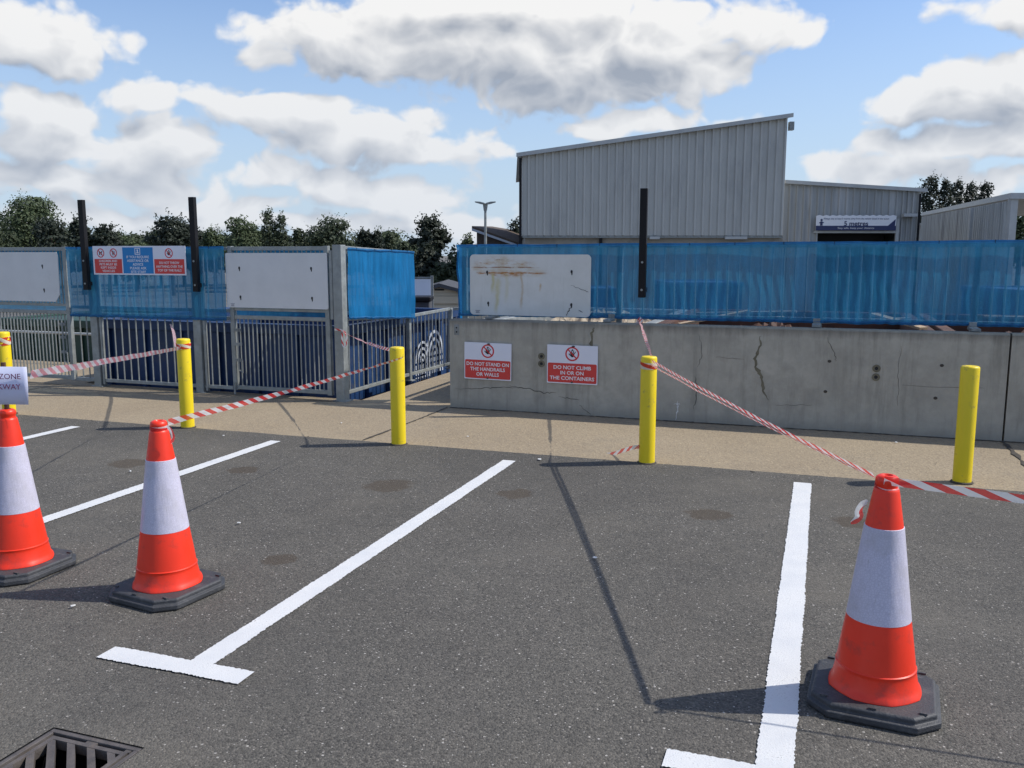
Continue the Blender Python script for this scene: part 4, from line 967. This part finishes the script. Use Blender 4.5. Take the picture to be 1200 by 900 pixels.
# brick house with sloping roof
D4=58; l=at(555,265,D4); r=at(608,284,D4); bt=at(555,290,D4)
bh=thing('brick_building','small dark brick building with a brown roof sloping down right','building',(0,0,0))
q=MB(); q.prism([(l.x+.2,YARD),(r.x+3,YARD),(r.x+3,r.z-1.6),(r.x,r.z-.25),(l.x+.2,l.z-.35)],D4,D4+9,axis='y'); q.build('wall',M['brickd'],bh)
q=MB(); zz=(l.z-r.z)/(r.x-l.x)
q.add([(l.x-.1,D4-.3,l.z),(r.x+.2,D4-.3,r.z-.1),(r.x+.2+3,D4+9,r.z+.45),(l.x+1,D4+9,l.z+.25),(l.x-.1,D4-.3,l.z-.28),(r.x+.2,D4-.3,r.z-.35),(r.x+.2+3,D4+9,r.z+.1),(l.x+1,D4+9,l.z-.1)],[(0,1,2,3),(7,6,5,4),(0,4,5,1),(1,5,6,2),(2,6,7,3),(3,7,4,0)]); q.build('roof',M['rooftile'],bh)
q=MB(); q.prism([(l.x-.1,l.z-.30),(r.x+.2,r.z-.37),(r.x+.2,r.z-.24),(l.x-.1,l.z-.14)],D4-.36,D4-.3,axis='y'); q.build('verge_board',M['logo'],bh)
# beige shed
D5=19; 
sh=thing('garden_shed','beige horizontally boarded shed with a dark pitched roof beyond the passage','shed',(at(515,330,D5).x,D5,YARD))
hw=1.02; ez=at(486,347,D5).z-YARD; az=at(515,334,D5).z-YARD; ezr=ez
q=MB(); nb=13
for i in range(nb):
    z0=ez*i/nb; z1=ez*(i+1)/nb-.012; q.box(-hw,hw,-.035,.0,z0+.035,z1); 
q.prism([(-hw,.0),(hw,0),(hw,ez),(0,az-.05),(-hw,ez)],.0,2.6,axis='y')
for i in range(3):
    z0=ez+(az-ez)*i/3; wz=hw*(1-(z0-ez+.1)/(az-ez)); 
    if wz>0: q.box(-wz,wz,-.012,0,z0+.01,z0+(az-ez)/3-.02)
q.build('boarded_wall',M['siding'],sh)
q=MB(); 
for s in(-1,1): q.prism([(0,az-.04),(s*(hw+.12),ez-.10),(s*(hw+.12),ez-.03),(0,az+.04)],-.12,2.75,axis='y')
q.build('roof',M['shedroof'],sh); q=MB(); q.box(-.1,.1,-.02,-.013,ez+.12,ez+.15); q.build('vent',M['black'],sh)
# blank sign on two posts
D6=16; p0=at(482,327,D6);p1=at(505,348,D6)
bs=thing('blank_sign','blank white sign board on two thin posts between passage and shed','sign',((p0.x+p1.x)/2,D6,YARD))
w_=(p1.x-p0.x)/2; z0=p1.z-YARD; z1=p0.z-YARD
q=MB(); q.box(-w_,w_,-.02,0,z0,z1); q.build('panel',M['signwhite'],bs)
for s in(-1,1): q=MB(); q.box(s*(w_+.02)-.025,s*(w_+.02)+.025,-.01,.04,0,z1+.06); q.build('post',M['galvd'],bs)
q=MB(); q.box(-w_,w_,-.035,-.021,z0-.04,z0-.005); q.box(-w_,w_,-.035,-.021,z1+.01,z1+.04); q.build('crossbar',M['galvd'],bs)
# dark bin next to it
wb=thing('wheeled_bin','dark lidded bin beside the blank sign','bin',(at(485,350,15).x,15,YARD))
q=MB(); hz=at(485,347,15).z-YARD; q.prism([(-.24,.05),(.24,.05),(.29,hz-.08),(-.29,hz-.08)],-.25,.25,axis='y'); q.build('body',M['shedroof'],wb,bevel=.02)
q=MB(); q.box(-.31,.31,-.3,.3,hz-.08,hz); q.build('lid',M['black'],wb,bevel=.02)
q=MB(); q.tube([(-.3,.25,.1),(-.24,.25,.1)],.1,12); q.tube([(.24,.25,.1),(.3,.25,.1)],.1,12); q.build('wheel',M['black'],wb)
# red crates/scrap seen above the rail
rc=thing('waste_bin','low red bin behind the railing beyond the passage','bin',(at(500,368,13).x,13,YARD)); hz=at(500,366,13).z-YARD
q=MB(); q.prism([(-.1,0),(.55,0),(.6,hz),(-.15,hz)],-.3,.3,axis='y'); q.build('body',M['ringred'],rc,bevel=.02); q=MB(); q.box(-.18,.63,-.33,.33,hz,hz+.03); q.build('rim',M['signred'],rc,bevel=.01)
# lamp post
D7=38; base=at(569,300,D7); top=at(569,237,D7).z-YARD
lp=thing('street_lamp','tall grey lamp post with twin angled lamp heads left of the warehouse','street lamp',(base.x,D7,YARD))
q=MB(); q.tube([(0,0,0),(0,0,1.2),(0,0,top-.2)],[.09,.075,.05],10); q.build('pole',M['galvd'],lp,smooth=True)
q=MB(); q.tube([(0,0,top-.35),(0,0,top-.05)],[.07,.11],10); q.build('bracket',M['galvd'],lp)
for s in(-1,1): q=MB(); q.prism([(s*.03,top-.10),(s*.20,top-.07),(s*.44,top-.0),(s*.44,top+.03),(s*.22,top+.02),(s*.03,top-.03)],-.16,.16,axis='y'); q.build('lamp_head',M['galvd'],lp,bevel=.01)
# ---------------------------------------------------------------- TREES
def tree(label,cat,name,px,ytop,wpx,Y,mat,shape='round',dens=1.0,leaf=.34,zb_px=300,seed=0,group='trees on the skyline'):
    rnd=random.Random(seed); top=at(px,ytop,Y); W=wpx/F*Y/2; H=top.z-YARD; bx=top.x
    t=thing(name,label,cat,(bx,Y,YARD),0,group)
    tr=MB(); bend=rnd.uniform(-.3,.3)
    hh=H*.8 if shape!='pine' else H*.82
    tr.tube([(0,0,0),(bend*.3,0,hh*.4),(bend,0,hh)],[.035*H,.024*H,.008*H],8)
    lobes=[]
    if shape=='round':
        for i in range(13):
            a=rnd.uniform(0,2*PI); f=rnd.random()**.6; zz=rnd.uniform(.42,.93); k=math.sqrt(max(.08,1-((zz-.58)/.42)**2))
            lobes.append((math.cos(a)*W*.80*f*k,math.sin(a)*W*.72*f*k,H*zz,W*rnd.uniform(.28,.48),H*rnd.uniform(.06,.12)))
        lobes.append((0,0,H*.90,W*.40,H*.10)); lobes.append((0,0,H*.68,W*.88,H*.22)); lobes.append((0,0,H*.5,W*.95,H*.2))
    elif shape=='pine':
        for i in range(9):
            a=rnd.uniform(0,2*PI); f=.3+.7*rnd.random(); zz=rnd.uniform(.62,.93)
            k=math.sqrt(max(.15,1-((zz-.72)/.30)**2))
            lobes.append((math.cos(a)*W*.75*f*k,math.sin(a)*W*.5*f,H*zz,W*rnd.uniform(.26,.40),H*.038))
        lobes.append((0,0,H*.95,W*.45,H*.05)); lobes.append((-W*.3,0,H*.90,W*.3,H*.04)); lobes.append((W*.72,0,H*.74,W*.3,H*.03)); lobes.append((-W*.78,0,H*.72,W*.26,H*.03)); lobes.append((W*.45,0,H*.82,W*.34,H*.04)); lobes.append((0,0,H*.84,W*.62,H*.085)); lobes.append((0,0,H*.70,W*.8,H*.07)); lobes.append((0,0,H*.58,W*.55,H*.08))
    elif shape=='conifer':
        for i in range(16):
            zz=.25+.72*i/15; k=(1-zz)*1.15+.10; a=rnd.uniform(0,2*PI)
            lobes.append((math.cos(a)*W*.5*k,math.sin(a)*W*.5*k,H*zz,W*(.30+.75*k)*rnd.uniform(.75,1.1),H*.05))
        lobes.append((0,0,H*.985,W*.10,H*.02))
    elif shape=='poplar':
        for i in range(12):
            zz=.3+.67*i/11; k=math.sin(PI*min(1,(1-zz)*1.05+.08))**.6 if zz>.5 else .9
            lobes.append((rnd.uniform(-.22,.22)*W+ (zz-.6)*W*-.9,rnd.uniform(-.2,.2)*W,H*zz,W*.85*k,H*.07))
    elif shape=='bush':
        for i in range(16):
            a=rnd.uniform(0,2*PI); f=rnd.random()**.5
            lobes.append((math.cos(a)*W*.8*f,math.sin(a)*min(W,3)*.6*f,H*(.35+.55*rnd.random()*(1-.5*f)),W*rnd.uniform(.2,.36),H*rnd.uniform(.10,.16)))
        lobes.append((0,0,H*.5,W*.85,H*.34))
    # limbs
    for L in lobes[:9]:
        z0=min(hh*.75,L[2]*.72); tr.tube([(bend*.5,0,z0),(L[0]*.6,L[1]*.6,(z0+L[2])/2),(L[0],L[1],L[2])],[.010*H,.006*H,.003*H],5)
    tr.build('trunk',M['bark'],t)
    c=MB(); vs=[];fs=[]; k=0
    for (x,y,z,rx,rz) in lobes:
        n=int(dens*1.3*max(60,min(1000,rx*rx*rz*66+rx*rz*260)))
        for i in range(n):
            while True:
                p=Vector((rnd.uniform(-1,1),rnd.uniform(-1,1),rnd.uniform(-1,1)))
                if p.length<=1: break
            r=p.length; 
            if r>0: p=p/r*(r**.45)
            p*=1+.34*mn.noise(Vector((p.x*3+x,p.y*3,p.z*3+z)))
            q=Vector((x+p.x*rx,y+p.y*rx,z+p.z*rz)); s=leaf*rnd.uniform(.45,1.15)
            nrm=(Vector((p.x,p.y,p.z+.5))+Vector((rnd.uniform(-1,1),rnd.uniform(-1,1),rnd.uniform(-1,1)))*.9).normalized()
            u=nrm.orthogonal().normalized(); u.rotate(Matrix.Rotation(rnd.uniform(0,6.28),3,nrm)); v=nrm.cross(u)
            b=len(vs); vs+=[q-u*s*.5,q+v*s*.32,q+u*s*.5,q-v*s*.32]; fs.append((b,b+1,b+2,b+3))
    # ragged outer sprays so that the outline is uneven
        for i in range(int(6+rx*3)):
            p=Vector((rnd.gauss(0,1),rnd.gauss(0,1),rnd.gauss(0,1)+.3)).normalized(); q0=Vector((x+p.x*rx,y+p.y*rx,z+p.z*rz))
            for k2 in range(7):
                q=q0+p*(.12*k2)*min(1,rx)+Vector((rnd.uniform(-.12,.12),rnd.uniform(-.12,.12),rnd.uniform(-.12,.12))); s=leaf*rnd.uniform(.35,.7)
                u=Vector((rnd.uniform(-1,1),rnd.uniform(-1,1),rnd.uniform(-1,1))).normalized(); v=u.orthogonal().normalized(); b=len(vs); vs+=[q-u*s*.5,q+v*s*.32,q+u*s*.5,q-v*s*.32]; fs.append((b,b+1,b+2,b+3))
    c.add(vs,fs); c.build('crown',M[mat],t,smooth='leaf')
    return t
TR=[ # px, ytop, width, Y, mat, shape, label
 (28,232,92,78,'lf_green','round','big pale green broadleaf tree at the far left skyline','broadleaf_tree'),
 (58,256,48,70,'lf_dark','round','dark evergreen in front of the big pale tree at far left','evergreen_tree'),
 (-4,258,40,72,'lf_mid','round','mid green tree cut by the left edge of the photo','broadleaf_tree'),
 (93,254,32,74,'lf_dark','pine','flat-topped dark pine behind the left black post','pine_tree'),
 (124,262,34,74,'lf_dark','pine','short dark pine just right of the left black post','pine_tree'),
 (156,268,54,80,'lf_green','bush','low pale green trees above the triple notice board','broadleaf_tree'),
 (198,253,54,72,'lf_dark','pine','rounded dark pine left of the second black post','pine_tree'),
 (250,266,26,82,'lf_green','round','small green tree just right of the second black post','broadleaf_tree'),
 (283,256,44,80,'lf_green','round','green rounded tree left of the two poplars','broadleaf_tree'),
 (317,249,22,78,'lf_mid','poplar','taller left one of the two slim poplars','poplar_tree'),
 (331,254,18,78,'lf_mid','poplar','shorter right one of the two slim poplars','poplar_tree'),
 (352,268,26,80,'lf_mid','round','low tree between the poplars and the wide dark tree','broadleaf_tree'),
 (386,254,66,78,'lf_mid','round','wide dark green tree right of the poplars','broadleaf_tree'),
 (428,270,26,70,'lf_dark','pine','small open dark pine above the side netting','pine_tree'),
 (442,272,16,70,'lf_dark','conifer','narrow dark conifer above the side netting','conifer_tree'),
 (457,274,22,72,'lf_mid','conifer','pointed green conifer left of the tall umbrella pine','conifer_tree'),
 (470,282,24,66,'lf_mid','round','small round tree at the foot of the umbrella pine','broadleaf_tree'),
 (504,253,48,58,'lf_dark','pine','tall umbrella-shaped dark pine above the passage','pine_tree'),
 (498,280,56,50,'lf_dark','bush','dense dark shrubbery beneath the umbrella pine','shrub'),
 (530,288,50,46,'lf_mid','bush','green shrubbery behind the beige shed roof','shrub'),
 (549,277,24,64,'lf_green','round','small pale tree left of the brick building','broadleaf_tree'),
 (606,257,24,62,'lf_dark','round','dark tree between brick building and warehouse','evergreen_tree'),
 (1091,209,44,84,'lf_dark','conifer','tallest leftmost conifer of the row at the right','conifer_tree'),
 (1108,213,32,84,'lf_dark','conifer','second conifer from the left in the right-hand row','conifer_tree'),
 (1123,214,36,85,'lf_dark','conifer','middle conifer of the right-hand row','conifer_tree'),
 (1138,217,36,85,'lf_dark','conifer','fourth conifer from the left in the right-hand row','conifer_tree'),
 (1155,216,40,86,'lf_dark','conifer','rightmost conifer of the right-hand row','conifer_tree'),
 (1200,244,40,75,'lf_green','round','green tree seen through the open shed at the right edge','broadleaf_tree'),
]
for i,(px,yt,wp,Y,mt,shp,lb,nm) in enumerate(TR):
    lf={'pine':.36,'conifer':.34,'poplar':.30,'bush':.30,'round':.31}[shp]
    tree(lb,'tree' if nm!='shrub' else 'shrub',nm,px,yt,wp,Y,mt,shp,1.0 if shp!='bush' else 1.6,lf,seed=100+i)
# distant hedge line closing the horizon
for i in range(20):
    px=-30+i*27; tree('rounded treetop in the low continuous band of trees behind the left fences','tree','skyline_tree',px,267+(i*7)%9+(3 if i%3 else -2)+(6 if i>15 else 0),62,88+(i%4)*3,('lf_mid','lf_dark','lf_green','lf_mid')[i%4],'round',1.1,.40,seed=300+i,group='low band of trees behind the left fences')
for i in range(3):
    tree('low dark bush behind the conifer row at the right','shrub','hedge_bush',1078+i*40,238,60,90,'lf_dark','bush',1.5,.5,seed=340+i,group='low bushes behind the right conifers')
# ---------------------------------------------------------------- WORLD
EL=R(47); AZ=R(87)      # azimuth clockwise from +Y
wd=bpy.data.worlds.new('World'); sc.world=wd; wd.use_nodes=True; t=wd.node_tree; t.nodes.clear(); g=G(t)
def azel(x,y):
    a=(x-600)/F;b=-(y-450)/F; d=Vector((a,cp+b*sp,-sp+b*cp)).normalized(); return math.atan2(d.x,d.y),math.asin(d.z)
BL=[(38,48,80,40,1.1),(185,112,75,17,.9),(265,120,50,18,.9),(345,135,75,32,1.1),(440,165,90,38,1.1),(520,178,70,26,1),(180,172,66,38,1.25),(55,150,75,45,1.1),(20,195,50,18,.9),(110,212,110,30,.8),(90,128,50,22,.9),
(330,205,70,18,.8),(400,215,70,26,1),(475,225,48,20,.9),(310,240,60,18,.7),(240,240,90,16,.7),
(400,48,110,42,1.1),(520,52,110,50,1.2),(640,72,140,62,1.5),(760,55,120,58,1.4),(860,22,85,34,1.1),(920,40,24,14,.8),(600,10,220,30,1.2),(440,10,60,20,.8),
(725,146,85,20,.9),(868,140,26,8,.6),(800,100,40,26,.8),
(1085,128,66,34,1.2),(1150,118,70,40,1.2),(1200,95,60,40,1.1),(1130,170,110,26,1.0),(1010,198,62,16,.9),(1080,200,80,18,.9),(1170,215,70,18,.8),(1185,14,60,28,1),
(250,258,330,16,.75),(540,262,60,18,.7),(500,240,60,18,.5)]
dr_=g.coord('Generated'); sx=g.n('ShaderNodeSeparateXYZ'); g.set(sx.inputs[0],dr_)
az=g.m('ARCTAN2',sx.outputs[0],sx.outputs[1]); el=g.m('ARCSINE',sx.outputs[2])
cb=g.n('ShaderNodeCombineXYZ'); g.set(cb.inputs[0],az); g.set(cb.inputs[1],el); P=cb.outputs[0]
# shared domain warp, evaluated once
warp=g.vm('MULTIPLY',g.vm('SUBTRACT',g.noise(g.vm('MULTIPLY',P,(1,1.35,1)),8,2,.6).outputs['Color'],(.5,.5,.5)),(.085,.05,0))
grp=bpy.data.node_groups.new('cloud_shape','ShaderNodeTree')
grp.interface.new_socket('Q',in_out='INPUT',socket_type='NodeSocketVector'); grp.interface.new_socket('D',in_out='OUTPUT',socket_type='NodeSocketFloat')
gi=grp.nodes.new('NodeGroupInput'); go=grp.nodes.new('NodeGroupOutput'); h=G(grp); Q=gi.outputs[0]; acc=None
for x,y,rx,ry,a in BL:
    u,v=azel(x,y)
    q=h.vm('MULTIPLY',h.vm('SUBTRACT',Q,(u,v,0)),(F/rx*.95,F/ry*1.0,0)); l=h.vm('LENGTH',q)
    dns=h.m('MULTIPLY',h.m('SUBTRACT',1.0,l),a)
    acc=dns if acc is None else h.m('SMOOTH_MAX',acc,dns,.25)
acc=h.m('ADD',acc,h.m('MULTIPLY',h.m('SUBTRACT',h.noise(h.vm('MULTIPLY',Q,(1,1.35,1)),11,4,.62).outputs[0],.5),1.25))
vo=h.n('ShaderNodeTexVoronoi',feature='F1',voronoi_dimensions='2D'); h.set(vo.inputs['Vector'],h.vm('MULTIPLY',Q,(1,1.4,1))); vo.inputs['Scale'].default_value=17; vo.inputs['Detail'].default_value=2; vo.inputs['Roughness'].default_value=.5
acc=h.m('ADD',acc,h.m('MULTIPLY',h.m('SUBTRACT',.84,vo.outputs['Distance']),.70))
grp.links.new(acc,go.inputs[0])
def dens(vec):
    x=g.n('ShaderNodeGroup'); x.node_tree=grp; g.set(x.inputs[0],vec); return x.outputs[0]
Q0=g.vm('ADD',P,warp)
d0=dens(Q0); d1=dens(g.vm('ADD',Q0,(.012,.026,0)))
dif=g.m('SUBTRACT',d0,d1)
# broken cloud over the rest of the sky
aw=g.m('MAXIMUM',g.rng(g.m('ABSOLUTE',az),.62,.72),g.rng(el,.36,.46))
gen=g.m('SUBTRACT',g.m('MULTIPLY',g.noise(g.vm('MULTIPLY',P,(1,1.8,1)),2.6,2).outputs[0],4),2.1)
gen=g.m('SUBTRACT',gen,g.m('MULTIPLY',g.m('SUBTRACT',1.0,aw),4)); d0=g.m('MAXIMUM',d0,gen)
d0=g.m('ADD',d0,g.m('MULTIPLY',g.m('SUBTRACT',g.noise(P,48,3,.6).outputs[0],.5),.42))
alpha=g.rng(d0,.0,.40,0,1,True)
alpha=g.m('MULTIPLY',alpha,g.rng(el,-.02,.02))
shade=g.m('ADD',.68,g.m('MULTIPLY',dif,.85))
shade=g.m('SUBTRACT',shade,g.rng(d0,.55,1.5,0,.50))
shade=g.m('ADD',shade,g.rng(d0,.55,.1,0,.14),clamp=True)
ccol=g.mix(shade,(.36,.41,.50),(1.0,1.0,1.0))
ccol=g.mix(g.rng(el,.24,.02,0,.5),ccol,(.66,.74,.86))
sky=g.n('ShaderNodeTexSky',sky_type='NISHITA'); sky.sun_disc=False; sky.sun_elevation=EL; sky.sun_rotation=AZ; sky.air_density=1.0; sky.dust_density=.6; sky.ozone_density=1.5
bg1=g.n('ShaderNodeBackground'); g.set(bg1.inputs[0],g.mix(1.0,sky.outputs[0],(.82,.90,1.05),'MULTIPLY')); bg1.inputs[1].default_value=.125
bg2=g.n('ShaderNodeBackground'); g.set(bg2.inputs[0],ccol); bg2.inputs[1].default_value=.71
# thin high veil near the horizon
bg3=g.n('ShaderNodeBackground'); bg3.inputs[0].default_value=(.56,.70,.88,1); bg3.inputs[1].default_value=.72
mv=g.n('ShaderNodeMixShader'); g.set(mv.inputs[0],g.rng(el,.30,.02,0,.85)); t.links.new(bg1.outputs[0],mv.inputs[1]); t.links.new(bg3.outputs[0],mv.inputs[2])
mx=g.n('ShaderNodeMixShader'); g.set(mx.inputs[0],alpha); t.links.new(mv.outputs[0],mx.inputs[1]); t.links.new(bg2.outputs[0],mx.inputs[2])
ow=g.n('ShaderNodeOutputWorld'); t.links.new(mx.outputs[0],ow.inputs[0])
sl=bpy.data.lights.new('sun','SUN'); sl.energy=3.4; sl.angle=R(.53); sl.color=(1,.955,.88)
so=bpy.data.objects.new('sun',sl); C.objects.link(so)
sd=Vector((math.sin(AZ)*math.cos(EL),math.cos(AZ)*math.cos(EL),math.sin(EL))); so.rotation_euler=sd.to_track_quat('Z','Y').to_euler(); so.location=sd*50
# ---------------------------------------------------------------- CAMERA
cd=bpy.data.cameras.new('camera'); cd.sensor_width=36; cd.lens=36*F/1200; cd.clip_start=.05; cd.clip_end=3000
co=bpy.data.objects.new('camera',cd); C.objects.link(co); co.location=(0,0,EYE); co.rotation_euler=(PI/2-PITCH,0,0); sc.camera=co
sc.render.engine='CYCLES'; sc.view_settings.view_transform='Standard'; sc.view_settings.look='None'; sc.view_settings.gamma=1; sc.view_settings.exposure=.35
sc.render.resolution_x=1024; sc.render.resolution_y=768
try: sc.cycles.transparent_max_bounces=12
except Exception: pass
